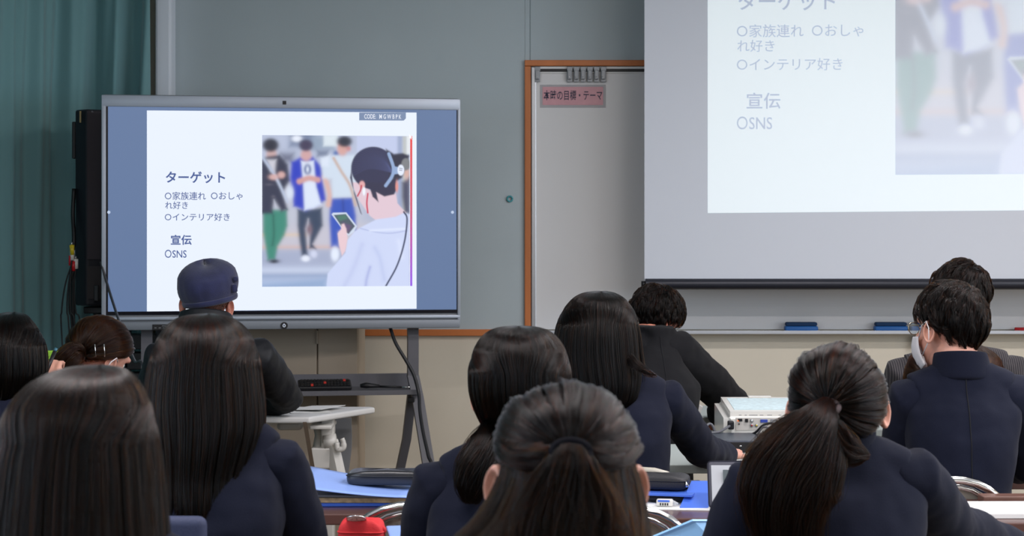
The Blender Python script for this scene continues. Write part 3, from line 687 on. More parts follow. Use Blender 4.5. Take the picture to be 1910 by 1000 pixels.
color_grid('projected_page', page, (tlp, trp, sl[0], sl[1]), picture_mat('painted_page_light', PROJ, base_c, gain=(.86, 1.0, .99)), ps, 0)  # projector light on the page is put in as emission
def s2(x, y):                                     # display picture coordinates -> projected picture
    return 1320+(x-274)*1.628, 229+(y-473)*1.588-(x-274)*.008
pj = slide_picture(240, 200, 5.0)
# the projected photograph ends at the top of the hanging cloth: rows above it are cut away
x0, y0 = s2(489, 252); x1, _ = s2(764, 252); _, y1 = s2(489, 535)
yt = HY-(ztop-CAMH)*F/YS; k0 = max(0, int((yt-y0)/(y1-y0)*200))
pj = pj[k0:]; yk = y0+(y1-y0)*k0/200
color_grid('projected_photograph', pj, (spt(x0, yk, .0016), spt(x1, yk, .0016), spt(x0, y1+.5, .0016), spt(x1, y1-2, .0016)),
           picture_mat('painted_photo_light', PROJ, base_c, gain=(.92, .98, 1.0), lift=.0), ps, 0)  # projected photograph glows by itself, no projector beam
M_pink = PM('painted_letter_light', (118, 140, 176), .40)  # weaker glow for the words, projected light painted as emission
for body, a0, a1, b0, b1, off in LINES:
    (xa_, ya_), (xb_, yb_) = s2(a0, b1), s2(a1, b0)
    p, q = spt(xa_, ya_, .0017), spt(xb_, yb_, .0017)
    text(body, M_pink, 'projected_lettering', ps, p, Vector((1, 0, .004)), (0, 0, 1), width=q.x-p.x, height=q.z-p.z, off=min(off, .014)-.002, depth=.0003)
# ------------------------------------------------------------------ desks, chairs and the things on them
def table(name, label, poly, ztop, thick, m, legs, legm, cat='desk', loc=None, modesty=None, bev=.004):
    c = sum((Vector((p[0], p[1], 0)) for p in poly), Vector())/len(poly)
    t = thing(name, label, cat, (c.x, c.y, 0))
    o = MB().prism([(p[0], p[1], ztop-thick) for p in poly], (0, 0, thick)).build('tabletop', m, t)
    b = o.modifiers.new('b', 'BEVEL'); b.width = bev; b.segments = 3; b.limit_method = 'ANGLE'
    for (x, y) in legs: MB().box((x, y, (ztop-thick)/2), (.03, .03, ztop-thick-.002), .003).build('leg', legm, t)
    if modesty:
        (xa_, ya_), (xb_, yb_), z0, z1 = modesty
        MB().box(((xa_+xb_)/2, (ya_+yb_)/2, (z0+z1)/2), (abs(xb_-xa_), .014, z1-z0), .001).build('apron', legm if legm is not M_wooddark else m, t)
    return t
DZ = .72
def rect(x0, x1, y0, y1): return [(x0, y0), (x1, y0), (x1, y1), (x0, y1)]
def desk(label, x0, x1, y0, y1, m=M_wooddark, z=DZ, th=.028):
    return table('school_desk', label, rect(x0, x1, y0, y1), z, th, m,
                 [(x0+.05, y0+.05), (x1-.05, y0+.05), (x0+.05, y1-.05), (x1-.05, y1-.05)], M_steelgrey)
# third row from the camera: dark wood
desk('dark brown desk under the pale blue folder and black pencil case', -1.02, -.24, 4.52, 4.98)
desk('dark brown desk with white papers and blue folders behind the half-tied hair', -.18, .62, 4.45, 4.90)
desk('dark brown desk with a white paper at the right edge of the picture', .98, 1.75, 4.38, 4.78)
# second row
desk('dark brown desk carrying the red cloth pouch', -1.06, -.20, 3.80, 4.06)
desk('dark brown desk in front of the girl with the long ponytail', .16, .86, 3.80, 4.08)
# further forward
desk('light grey desk carrying the flat disc player', .20, 1.00, 5.50, 6.04, M_deskgrey)
desk('light grey desk carrying the projector', .66, 1.06, 6.05, 6.47, M_deskgrey)
desk('light grey desk the stooping person in black leans on', .32, 1.35, 6.78, 7.25, M_deskgrey, .735)
desk('light grey desk in front of the man in the pinstriped suit', 1.15, 1.70, 6.50, 6.95, M_deskgrey)
desk('dark brown desk behind the long dark hair at the far left', -1.75, -.85, 5.66, 6.08)

def school_chair(name, label, loc, rotz=0, w=.36, h=.80, tube_m=M_chrome, board_m=M_speck, group=None, seat_z=.42, style=0):
    t = thing(name, label, 'chair', (0, 0, 0), group)
    # frame, back towards -y
    def arch(off, inset, r):
        P = []
        hw = w/2-inset
        P.append((-hw, .02, .02)); P.append((-hw, .0, seat_z)); P.append((-hw, -.015, h-.17-inset))
        for k in range(1, 16):
            a = PI-PI*k/16
            P.append((hw*math.copysign(abs(math.cos(a))**.75, math.cos(a)), -.02-.02*math.sin(a), h-.17-inset+(.17)*math.sin(a)**.9))
        P += [(hw, -.015, h-.17-inset), (hw, .0, seat_z), (hw, .02, .02)]
        P = [(p[0], p[1]+off, p[2]-r) for p in P]
        return P
    MB().tube(arch(0, 0, .011), .011, 12).build('back_frame', tube_m, t, True)
    MB().tube(arch(.012, .022, .008)[2:-2], .008, 10).build('inner_frame', tube_m, t, True)
    for s in (-1, 1):
        MB().tube([(s*w/2, .37, .02), (s*w/2, .36, seat_z-.02), (s*w/2, .0, seat_z-.02)], .011, 10).build('leg', tube_m, t, True)
    # back board follows the arch
    P = arch(.02, .032, .004)[2:-2]
    poly = [(p[0], p[1], p[2]) for p in P]
    poly = [(poly[0][0], poly[0][1], h-.30)]+poly+[(poly[-1][0], poly[-1][1], h-.30)]
    o = MB().prism(poly, (0, .012, 0)).build('backrest', board_m, t)
    MB().box((w*.5*.12, .012, h-.17), (.008, .012, .26), .002).build('back_strut', M_steelgrey, t)
    MB().box((0, .19, seat_z), (w-.01, .36, .02), .008).build('seat', board_m, t)
    t.location = loc; t.rotation_euler = (0, 0, rotz); t['org'] = list(loc)
    return t
GC = 'chrome tube school chairs'
school_chair('school_chair', 'chrome arched chair with a speckled back beside the red pouch', (W(787, 0, 4.16).x, 4.18, 0), R(4), .37, .81, group=GC)
school_chair('school_chair', 'chrome arched chair with a plain beige back below the blue folders', (W(1155, 0, 4.16).x, 4.18, 0), 0, .36, .80, board_m=M_beige, group=GC)
school_chair('school_chair', 'chrome arched chair behind the student with the face mask', (W(1752, 0, 4.80).x, 4.80, 0), 0, .37, .785, board_m=M_beige, group=GC)
# moulded chair with a rounded beige top rail
bc = school_chair('school_chair', 'chair with a thick beige rounded top rail behind the black pencil pouch', (W(1185, 0, 4.94).x, 4.94, 0), 0, .33, .79, tube_m=M_beige, board_m=M_beige)
# office style chair with a dark blue padded back
t = thing('office_chair', 'dark blue padded chair back beside the long straight hair in front', 'chair', (W(310, 0, 3.2).x, 3.2, 0))
a_ = W(388, 961, 3.2); cx = a_.x-.15
MB().box((cx, 3.19, a_.z-.19), (.30, .035, .38), .016, seg=4).build('backrest', mat('navy_pad', (44, 52, 82), .7, bump=.3, bscale=300), t, True)
MB().tube([(cx, 3.215, a_.z-.2), (cx, 3.24, .5), (cx, 3.34, .42)], .016, 10).build('back_post', M_black, t, True)
MB().box((cx, 3.42, .395), (.34, .36, .04), .02, seg=3).build('seat', MATS['navy_pad'], t, True)
MB().tube([(cx, 3.42, .41), (cx, 3.42, .08)], .02, 12).build('gas_lift', M_darkmetal, t, True)
for k in range(5):
    an = 2*PI*k/5
    MB().tube([(cx, 3.42, .09), (cx+.22*math.cos(an), 3.42+.22*math.sin(an), .06)], [.018, .012], 8).build('leg', M_black, t, True)
    MB().tube([(cx+.22*math.cos(an)-.012, 3.42+.22*math.sin(an), .026), (cx+.22*math.cos(an)+.012, 3.42+.22*math.sin(an), .026)], .025, 12).build('caster_wheel', M_black, t, True)

# white flip-top table of the man with the cap
ft = thing('flip_table', 'white folding table under the elbow of the man in the cap', 'table', (-.9, 6.95, 0))
ZT = .742
poly = [(W(250, 0, 6.7).x, 6.72), (W(578, 0, 6.72).x, 6.72), (W(700, 0, 7.1).x, 7.10), (W(700, 0, 7.1).x-.02, 7.13), (W(250, 0, 6.7).x+.02, 7.13)]
o = MB().prism([(x, y, ZT-.024) for x, y in poly], (0, 0, .024)).build('tabletop', M_whitetop, ft)
b = o.modifiers.new('b', 'BEVEL'); b.width = .008; b.segments = 3; b.limit_method = 'ANGLE'
def wpt(px, py, Y): return W(px, py, Y)
MB().tube([W(592, 786, 6.95), W(598, 812, 6.95), W(590, 850, 6.95), W(590, 880, 6.95)], [(.03, .022), (.034, .022), (.03, .02), (.026, .02)], 12).build('folding_bracket', M_whiteplastic, ft, True)
boxpx(MB(), 588, 784, 628, 791, 7.0, .2, .004).build('bracket_plate', M_whiteplastic, ft)
boxpx(MB(), 520, 784, 566, 800, 6.95, .06, .012).build('bracket_cover', M_whiteplastic, ft)
boxpx(MB(), 582, 833, 620, 872, 6.93, .05, .006).build('cross_beam', M_whiteplastic, ft)
a_, b_ = W(617, 822, 6.9), W(640, 925, 6.86)
MB().tube([a_, b_], [(.022, .028), (.018, .028)], 4).build('leg', M_whiteplastic, ft)
MB().tube([W(605, 826, 6.9), W(628, 822, 6.9)], .028, 20).build('pivot', M_whiteplastic, ft, True)
MB().tube([Vector(v) for v in smoothcurve([tuple(W(628, 826, 6.86)), tuple(W(630, 838, 6.86)), tuple(W(640, 836, 6.86)), tuple(W(641, 826, 6.86)), tuple(W(638, 818, 6.86))], 20)], [.011]*14+[.009]*6, 10).build('hook', M_whiteplastic, ft, True)
for xx in (W(612, 0, 6.93).x, W(300, 0, 6.93).x):
    MB().box((xx, 6.93, .44), (.05, .06, .56), .006).build('column', M_whiteplastic, ft)
    MB().box((xx, 6.93, .10), (.05, .46, .04), .01).build('foot', M_whiteplastic, ft)
    for yy in (6.74, 7.12): MB().tube([(xx-.012, yy, .04), (xx+.012, yy, .04)], .038, 14).build('caster_wheel', M_black, ft, True)
# grey curved modesty panel
gp = smoothcurve([tuple(W(655, 780, 7.2)), tuple(W(656, 830, 7.2)), tuple(W(650, 880, 7.2)), tuple(W(640, 940, 7.2))], 14)
pl = [tuple(W(598, 780, 7.2))]+[tuple(p) for p in gp]+[tuple(W(585, 940, 7.2)), tuple(W(588, 850, 7.2))]
MB().prism(pl, (0, .012, 0)).build('end_panel', M_greyplastic, ft)
bd = thing('writing_board', 'thin tan-edged board leaning beside the white folding table', 'board', W(590, 905, 6.5))
q0, q1 = W(562, 786, 6.52), W(592, 905, 6.46)
MB().prism([W(566, 790, 6.55), W(573, 790, 6.5), Vector((W(640, 0, 6.45).x, 6.45, .002)), Vector((W(632, 0, 6.5).x, 6.5, .002))], (-.004, .012, .004)).build('board_panel', mat('tan_board', (196, 166, 140), .5), bd)
pp = thing('paper_sheet', 'white papers lying by the elbow of the man in the cap', 'paper', W(585, 765, 6.95))
for k, (x0_, y0_, an, dz) in enumerate(((575, 6.95, 12, .002), (590, 6.99, -24, .006))):
    c = Vector((W(x0_, 0, y0_).x, y0_, ZT+dz)); Mz = Matrix.Rotation(R(an), 3, 'Z') @ Matrix.Rotation(R(-3*k), 3, 'Y')
    MB().box(c+Vector((0, 0, .003*k)), (.15, .19, .0015), 0, Mz).build('sheet', M_paper, pp)

def slab(name, label, cat, cx, cy, z, w, d, h, m, rot=0, group=None, bev=.003, tilt=(0, 0)):
    Mz = Matrix.Rotation(R(rot), 3, 'Z') @ Matrix.Rotation(R(tilt[0]), 3, 'X') @ Matrix.Rotation(R(tilt[1]), 3, 'Y')
    o = MB().box((cx, cy, z+h/2+abs(math.sin(R(tilt[0])))*d/2+abs(math.sin(R(tilt[1])))*w/2), (w, d, h), bev, Mz).build(name, m, None, False, (cx, cy, z))
    return tag(o, label, cat, group)
# left: blue folder, magazines and pencil case on the dark desk
zD = DZ+.0005
YL = 4.75
bk = [('blue_book', 'thin blue notebook at the bottom of the pile under the magazines', M_blue, .008), ('magazine', 'tan-edged magazine in the pile under the pale blue folder', mat('magazine_tan', (190, 160, 120), .6, mottle=.4, mscale=60), .012), ('magazine', 'grey magazine on top of the pile under the pale blue folder', mat('magazine_grey', (120, 120, 126), .5), .006)]
z = zD; xb_ = W(675, 0, YL).x
for i, (n_, l_, m_, h_) in enumerate(bk):
    slab(n_, l_, 'book', xb_+.01*i, YL, z, .29, .21, h_, m_, 3-4*i, bev=.001); z += h_+.0008
A, B_, C_, D_ = W(592, 888, 5.0), W(690, 908, 5.0), W(742, 938, 4.7), W(618, 918, 4.62)
fo = thing('document_folder', 'pale blue plastic folder sloping over the pile of magazines', 'folder', (xb_, YL, z))
bl = MB()
n = 10; V = []; Fc = []
for i in range(n+1):
    for j in range(n+1):
        u, v = i/n, j/n
        X = xb_-.17+.30*u+.02*v; Y = 4.60+.30*v
        zz = z+.002+.040*(1-u)**1.6*(.75+.25*v)
        V.append((X, Y, zz))
for i in range(n):
    for j in range(n): a = i*(n+1)+j; Fc.append((a, a+n+1, a+n+2, a+1))
o = mesh('cover', V, Fc, M_blue2, fo, True); s = o.modifiers.new('s', 'SOLIDIFY'); s.thickness = .003
def pouch(label, c, w, d, h, m, rot, zipm=M_steelgrey, name='pencil_case', pull=True):
    t = thing(name, label, 'pencil case', c); Mz = Matrix.Rotation(R(rot), 3, 'Z')
    c = Vector(c)
    V = []; Fc = []; nu, nv = 28, 10
    for j in range(nv+1):
        th = PI*j/nv-PI/2
        for i in range(nu):
            ph = 2*PI*i/nu
            se = lambda v, e: math.copysign(abs(v)**e, v)
            x = w/2*se(math.cos(th), .22)*se(math.cos(ph), .35); y = d/2*se(math.cos(th), .22)*se(math.sin(ph), .45)
            zz = h/2*se(math.sin(th), .55)*(1-.2*abs(x/(w/2))**3)
            V.append(c+Mz @ Vector((x, y, zz))+Vector((0, 0, h/2+.05*h*math.sin(ph*3))))
    for j in range(nv):
        for i in range(nu): a = j*nu+i; b2 = j*nu+(i+1) % nu; Fc.append((a, b2, b2+nu, a+nu))
    Fc += [tuple(range(nu-1, -1, -1)), tuple(nv*nu+k for k in range(nu))]
    mesh('pouch_body', V, Fc, m, t, True)
    P = [c+Mz @ Vector((w/2*1.0*math.copysign(abs(math.cos(a))**.35, math.cos(a)), d/2*1.0*math.copysign(abs(math.sin(a))**.45, math.sin(a)), .15*h))+Vector((0, 0, h/2)) for a in np.linspace(PI+.1, 2*PI-.1, 24)]
    MB().tube(P, .0018, 6).build('zipper', zipm, t, True)
    if pull: MB().tube([P[20], P[20]+Vector((.004, -.006, -.014))], [.002, .005], 8).build('zipper_pull', M_chrome, t, True)
    return t
pouch('flat black glossy pencil case on the pale blue folder', (W(727, 0, 4.78).x, 4.76, z+.012), .22, .09, .040, mat('black_glossy_cloth', (36, 36, 40), .35, bump=.3, bscale=40, coat=.3), -2, M_black)
# red pouch with a round badge
rp = pouch('red cloth pouch with a round badge near the chrome chair', (W(676, 0, 3.98).x, 3.96, zD), .10, .06, .075, M_red, -4, M_red, pull=False)
c = Vector((W(662, 0, 3.9).x, 3.935, DZ+.078)); Mb = Matrix.Rotation(R(-28), 3, 'X')
MB().ell(c, (.021, .021, .0045), Mb, 20, 8).build('round_badge', mat('badge_pattern', (220, 200, 190), .3, mottle=.5, mscale=220), rp, True)['label'] = 'shiny round badge'
MB().tube([c+Mb @ Vector((.021*math.cos(a), .021*math.sin(a), 0)) for a in np.linspace(0, 2*PI, 22)], .0018, 6).build('badge_rim', M_chrome, rp, True)
MB().tube([Vector(v) for v in smoothcurve([tuple(W(700, 990, 3.96)), tuple(W(712, 985, 3.95)), tuple(W(716, 990, 3.95)), tuple(W(708, 1000, 3.96))], 12)], .006, 8).build('loop', M_red, rp, True)
sf = slab('blue_folder', 'pale blue folder corner peeping out beside the red pouch', 'folder', W(775, 0, 3.95).x, 3.96, zD+.03, .12, .07, .006, M_blue2, 14, tilt=(18, 0))

# middle: papers, folders, pouch, correction tape
X = lambda px, Y: W(px, 0, Y).x
slab('paper_sheet', 'white papers spread under the correction tape and blue folders', 'paper', X(1250, 4.68), 4.70, zD, .30, .24, .002, M_paper, -6, bev=0)
slab('paper_sheet', 'small white paper slip beside the correction tape', 'paper', X(1205, 4.62), 4.66, zD+.0024, .06, .08, .0015, M_paper, 20, bev=0)
slab('pencil_case', 'black zipped case lying under the blue folder', 'pencil case', X(1225, 4.74), 4.74, zD+.003, .17, .10, .02, M_case, -6, bev=.012)
slab('blue_folder', 'bright blue folder between the two black cases', 'folder', X(1222, 4.74), 4.74, zD+.024, .22, .15, .006, M_blue, -16, bev=.001)
pouch('thick black zipped pencil pouch on top of the blue folder', (X(1218, 4.75), 4.75, zD+.0315), .19, .10, .040, M_case, -14, M_black)
pouch('small black round-ended pouch behind the upright blue folder', (X(1285, 4.75), 4.80, zD+.003), .06, .12, .04, M_case, -20)
tp = thing('correction_tape', 'white and blue correction tape lying on the papers', 'correction tape', (X(1240, 4.63), 4.63, zD+.003))
Mz = Matrix.Rotation(R(-10), 3, 'Z')
c = Vector((X(1240, 4.63), 4.63, zD+.003+.009))
MB().box(c, (.042, .02, .018), .004, Mz).build('tape_body', M_whiteplastic, tp, True)
MB().box(c+Vector((-.002, -.0005, .005)), (.030, .0202, .005), .0008, Mz).build('blue_band', M_blue, tp)
for k in range(4):
    MB().box(c+Mz @ Vector((-.010+.006*k, -.0104, -.003)), (.0035, .0006, .006), 0).build('printed_mark', M_black, tp)
MB().tube([c+Mz @ Vector((.02, 0, 0)), c+Mz @ Vector((.034, 0, -.003))], [.007, .003], 10).build('tape_tip', mat('clear_plastic', (210, 214, 220), .15, alpha=.6), tp, True)
# upright blue folder and tablet
A = [W(1292, 899, 4.72), W(1312, 899, 4.74), W(1306, 957, 4.60), W(1268, 957, 4.56)]
A = [Vector((X(1290, 4.74), 4.74, CAMH-(899-HY)/F*4.74)), Vector((X(1345, 4.74), 4.74, CAMH-(899-HY)/F*4.74)), Vector((X(1320, 4.60), 4.60, DZ+.002)), Vector((X(1268, 4.60), 4.60, DZ+.002))]
o = MB().prism(A, (0, .006, .002)).build('blue_folder', M_blue, None, False, A[3]); tag(o, 'bright blue folder standing slanted against the tablet', 'folder')
tb = thing('tablet', 'tablet with a dark frame and pale screen propped on the desk', 'tablet', (X(1360, 4.62), 4.62, DZ))
MB().box((X(1376, 4.60), 4.605, DZ+.062), (.15, .012, .12), .010, Matrix.Rotation(R(-18), 3, 'X'), 4).build('tablet_case', mat('tablet_case_grey', (70, 70, 82), .5), tb, True)
MB().box((X(1376, 4.60), 4.5975, DZ+.0608), (.132, .002, .102), .0008, Matrix.Rotation(R(-18), 3, 'X')).build('tablet_screen', mat('tablet_screen', (170, 172, 178), .2, emit=(205, 208, 212), estr=.25), tb)
MB().box((X(1352, 4.60)+.01, 4.5965, DZ+.085), (.03, .002, .03), 0, Matrix.Rotation(R(-18), 3, 'X')).build('screen_block', mat('tablet_block', (90, 100, 104), .3), tb)
lf = MB().prism([W(1205, 1008, 3.98), W(1292, 972, 4.0), W(1340, 972, 4.03), W(1330, 1012, 4.0)], (0, .006, .003)).build('light_blue_folder', M_lblue, None, False, W(1270, 1010, 4.0)); tag(lf, 'light blue folder slanting up in front of the chrome chair', 'folder')
# right desk
slab('paper_sheet', 'stack of white paper on the dark desk at the right edge', 'paper', 1.34, 4.55, zD, .42, .21, .012, M_paper, 1, bev=.001)
slab('wooden_tray', 'narrow dark wooden box behind the white paper at the right', 'box', 1.34, 4.71, zD, .26, .06, .02, mat('tray_wood', (104, 72, 62), .4, mottle=.2, mscale=10), 0)
kc = slab('paper_booklet', 'small white booklet seen under the sleeve of the masked student', 'paper', X(1880, 5.44), 5.44, .735, .03, .05, .08, M_paper, 8, tilt=(0, 0), bev=.001)
slab('school_desk_book', 'dark book carrying the small white booklet', 'book', X(1880, 5.44), 5.44, .7005, .2, .2, .034, M_black, 0)
desk('dark brown desk in front of the student with the face mask', 1.12, 1.72, 5.30, 5.56, z=.70)
slab('green_card', 'bright green card standing beside the hand with the pen', 'card', X(92, 5.8), 5.8, DZ, .055, .01, CAMH-(654-HY)/F*5.8-DZ, mat('green_card', (150, 205, 50), .5), 0)

# ------------------------------------------------------------------ projector, its cables, laptop
pj_ = thing('projector', 'white data projector with sockets on its rear face', 'projector', (X(1437, 6.2), 6.25, DZ))
x0, x1, y0, y1, z0, z1 = X(1351, 6.1), X(1526, 6.1), 6.10, 6.42, DZ+.012, DZ+.098
bm = bmesh.new(); bmesh.ops.create_cube(bm, size=1)
for v in bm.verts:
    top = v.co.z > 0
    v.co = Vector(((x0+x1)/2+v.co.x*(x1-x0), (y0+y1)/2+v.co.y*(y1-y0), (z0+z1)/2+v.co.z*(z1-z0)+(.028 if top and v.co.y > 0 else 0)))
bmesh.ops.bevel(bm, geom=[e for e in bm.edges if abs(e.verts[0].co.z-e.verts[1].co.z) > .05 or e.verts[0].co.z+e.verts[1].co.z > 2*z1-.06], offset=.022, segments=5, affect='EDGES')
me = bpy.data.meshes.new('projector_body'); bm.to_mesh(me); bm.free(); o = link_mesh('projector_body', me, M_whiteplastic, pj_); autosmooth(o, 30)
xa, xb = X(1372, 6.1), X(1463, 6.1); za, zb2 = CAMH-(803-HY)/F*6.1, CAMH-(779-HY)/F*6.1
MB().box(((xa+xb)/2, y0-.0005, (za+zb2)/2), (xb-xa, .003, zb2-za), .0012).build('socket_plate', mat('socket_plate', (196, 192, 186), .4), pj_)
def sock(px, py, m, r=None, box=None, nm='socket'):
    c = W(px, py, y0-.004)
    if box: return MB().box(c, (box[0], .005, box[1]), .0008).build(nm, m, pj_)
    MB().tube([c+Vector((0, .003, 0)), c-Vector((0, .003, 0))], r, 16).build(nm+'_ring', M_steelgrey, pj_, True)
    return MB().tube([c+Vector((0, 0, 0)), c-Vector((0, .0035, 0))], r*.55, 12).build(nm, m, pj_, True)
sock(1380.5, 783.5, M_black, box=(.014, .008)); sock(1377, 785, mat('orange_light', (250, 120, 40), .4, emit=(255, 120, 30), estr=1.2), box=(.005, .003))
sock(1392.5, 784.5, M_black, box=(.010, .011))
sock(1402, 785, mat('sock_white', (210, 210, 210), .3), .0055); sock(1402, 793.5, mat('sock_red', (170, 40, 40), .3), .0055); sock(1411, 793.5, mat('sock_yellow', (220, 190, 50), .3), .0055)
sock(1425, 785.5, mat('vga_blue', (50, 70, 160), .4), box=(.024, .010)); sock(1443, 785, M_greyplastic, box=(.020, .010)); sock(1457, 785.5, M_greyplastic, .007)
sock(1378.5, 791, M_black, box=(.004, .004))
dn_ = MB()
for (a, b) in ((1378, 1383), (1389, 1393), (1397, 1413), (1417, 1424), (1431, 1440), (1452, 1457)):
    p, q = W(a, 774, y0-.0005), W(b, 774, y0-.0005); dn_.box(((p.x+q.x)/2, y0-.0006, p.z-.001), (q.x-p.x, .001, .0022))
dn_.build('socket_marks', M_greyplastic, pj_)
slope = .028/(y1-y0); ang = math.atan(slope)
def ptop(x, y, h=.0): return Vector((x, y, z1+(y-y0)*slope+h))
Mt = Matrix.Rotation(ang, 3, 'X')
MB().box(ptop((x0+x1)/2+.01, (y0+y1)/2, .0008), (x1-x0-.06, y1-y0-.10, .0012), 0, Mt).build('top_label_sheet', mat('projector_label', (205, 226, 232), .5, mottle=.12, mscale=60), pj_)
MB().box(ptop((x0+x1)/2, y1-.035, .003), (.08, .02, .006), .002, Mt).build('focus_slider', M_whiteplastic, pj_)
for sx in (x0+.04, x1-.04):
    for sy in (y0+.04, y1-.04): MB().tube([(sx, sy, DZ+.0005), (sx, sy, DZ+.02)], .010, 10).build('foot', M_black, pj_, True)
pl = thing('projector_cable', 'black power cable plugged into the left of the projector', 'cable', W(1366, 803, y0-.05))
c = W(1363, 793, y0-.016)
MB().box(c, (.02, .03, .028), .004).build('plug', M_black, pl)
P = [c+Vector((-.005, -.012, -.002)), W(1352, 800, 6.05), W(1340, 806, 6.02), W(1322, 807, 6.0), W(1316, 800, 6.03), W(1322, 791, 6.05), W(1330, 796, 6.05), W(1338, 812, 6.05)]
P[-1].z = DZ+.006
MB().tube([Vector(v) for v in smoothcurve([tuple(v) for v in P], 50)], .0045, 8).build('cord', mat('grey_cable', (96, 98, 104), .4), pl, True)
P = [W(1425, 788, y0-.012), W(1415, 800, 6.055), W(1405, 808, 6.05), W(1396, 814, 6.05)]
hd = thing('video_cable', 'black video cable looping from the projector over the laptop', 'cable', W(1396, 814, 6.05))
P = [W(1396, 813, 6.04), W(1410, 806, 6.0), W(1424, 793, 5.9), W(1440, 790, 5.7), W(1458, 797, 5.5), W(1475, 812, 5.42)]
MB().tube([Vector(v) for v in smoothcurve([tuple(v) for v in P], 40)], .004, 8).build('cord', M_black, hd, True)
P = [W(1436, 800, 5.66), W(1424, 797, 5.66), W(1415, 808, 5.7), W(1414, 822, 5.72), W(1416, 828, 5.74)]
MB().tube([Vector(v) for v in smoothcurve([tuple(v) for v in P], 30)], .0035, 8).build('cord', mat('grey_cable', (96, 98, 104), .4), hd, True)
lp = thing('video_player', 'flat dark disc player in front of the projector', 'player', (X(1385, 5.9), 5.9, DZ))
xa, xb = X(1326, 5.8), X(1452, 5.8)
MB().box(((xa+xb)/2, 5.92, DZ+.020), (xb-xa, .24, .036), .003).build('player_body', mat('player_dark', (66, 72, 84), .35, metal=.3), lp)
MB().box(((xa+xb)/2, 5.7985, DZ+.019), (xb-xa-.008, .003, .028), .001).build('front_panel', M_black, lp)
MB().tube([W(1379, 832, 5.797), W(1383.5, 832, 5.797)], .0025, 8).build('disc_button', M_chrome, lp, True)
sm = slab('white_scrap', 'crumpled white tissue beside the arm of the stooping person', 'tissue', X(1300, 6.85), 6.85, .736, .03, .03, .035, M_paper, 20, tilt=(0, 25), bev=.004)
#PART3
# ------------------------------------------------------------------ people
M_skin = mat('skin', (214, 158, 138), .5, sss=.12, bump=.08, bscale=300, bdist=.0006)
M_skin2 = mat('skin_ruddy', (196, 128, 108), .5, sss=.12, bump=.08, bscale=300, bdist=.0006)
def cloth(name, col, **k): return mat(name, col, .92, bump=.35, bscale=420, bdist=.0012, sheen=k.get('sheen', .04), spec=.2)
M_navy = cloth('navy_blazer_wool', (17, 21, 38))
M_blacksuit = cloth('black_suit_wool', (22, 22, 25))
M_blackjacket = mat('black_nylon', (20, 22, 28), .6, bump=.5, bscale=30, bdist=.004, spec=.4)
M_skirt = cloth('dark_skirt', (40, 44, 62))
M_shoe = mat('black_shoe', (18, 18, 20), .3)
M_eyew = mat('eye_white', (230, 228, 222), .2)
M_iris = mat('dark_iris', (30, 20, 16), .15)
M_lip = mat('lip', (176, 96, 92), .4)
M_mask = mat('white_mask', (226, 222, 224), .85, bump=.2, bscale=150)
M_shirt = mat('white_shirt', (225, 226, 230), .8)
# pinstriped cloth
M_pin = mat('pinstripe_wool', (46, 44, 48), .9, sheen=.1, spec=.2)
nt = M_pin.node_tree; wv = nt.nodes.new('ShaderNodeTexWave'); wv.wave_type = 'BANDS'; wv.bands_direction = 'X'; wv.inputs['Scale'].default_value = 42
tc = nt.nodes.new('ShaderNodeTexCoord'); nt.links.new(tc.outputs['Object'], wv.inputs['Vector'])
cr_ = nt.nodes.new('ShaderNodeValToRGB'); cr_.color_ramp.elements[0].position = .80; cr_.color_ramp.elements[0].color = lin((42, 40, 44)); cr_.color_ramp.elements[1].position = .97; cr_.color_ramp.elements[1].color = lin((84, 80, 80))
nt.links.new(wv.outputs['Fac'], cr_.inputs['Fac']); nt.links.new(cr_.outputs['Color'], nt.nodes['Principled BSDF'].inputs['Base Color'])

def hair_mat(name, melanin, red, rough=.21):
    m = bpy.data.materials.new(name); m.use_nodes = True; nt = m.node_tree
    nt.nodes.remove(nt.nodes['Principled BSDF'])
    h = nt.nodes.new('ShaderNodeBsdfHairPrincipled'); h.model = 'CHIANG'; h.parametrization = 'MELANIN'
    h.inputs['Melanin'].default_value = melanin; h.inputs['Melanin Redness'].default_value = red
    h.inputs['Roughness'].default_value = rough; h.inputs['Radial Roughness'].default_value = .35
    h.inputs['IOR'].default_value = 1.30; h.inputs['Random Color'].default_value = .3; h.inputs['Random Roughness'].default_value = .2
    nt.links.new(h.outputs[0], nt.nodes['Material Output'].inputs['Surface'])
    return m
H_black = hair_mat('black_hair', .985, .5)
H_dark = hair_mat('dark_brown_hair', .945, .7)
H_brown = hair_mat('brown_hair', .72, .5)
def under(name, col): return mat(name, col, .5, bump=.5, bscale=40, stretch=(9, 9, .6), bdist=.004)
H_stub = H_black
H_warm = hair_mat('warm_dark_hair', .89, .7)
U_black = under('black_hair_mass', (17, 15, 17)); U_dark = under('dark_brown_hair_mass', (26, 20, 20)); U_brown = under('brown_hair_mass', (52, 36, 28))
HM = {'black': (H_black, U_black), 'dark': (H_dark, U_dark), 'brown': (H_brown, U_brown), 'warm': (H_warm, U_dark), 'stub': (H_black, mat('shaved_nape_skin', (140, 100, 86), .6))}

def strands(name, P, rad, m, parent, taper=.35):
    """P: n x k x 3 world points"""
    n, k, _ = P.shape
    hc = bpy.data.hair_curves.new(name); hc.add_curves([k]*n)
    Q = P-np.array(org(parent))
    hc.attributes['position'].data.foreach_set('vector', Q.astype(np.float32).ravel())
    ra = hc.attributes.get('radius') or hc.attributes.new('radius', 'FLOAT', 'POINT')
    prof = np.linspace(1, 0, k)**.5*(1-taper)+taper; prof[-1] = .15
    rr = rad*(.75+.5*RNG.random((n, 1)))*prof[None]
    ra.data.foreach_set('value', rr.astype(np.float32).ravel())
    hc.materials.append(m)
    o = bpy.data.objects.new(name, hc); COL.objects.link(o); o.parent = parent; o['kind'] = 'stuff'
    return o

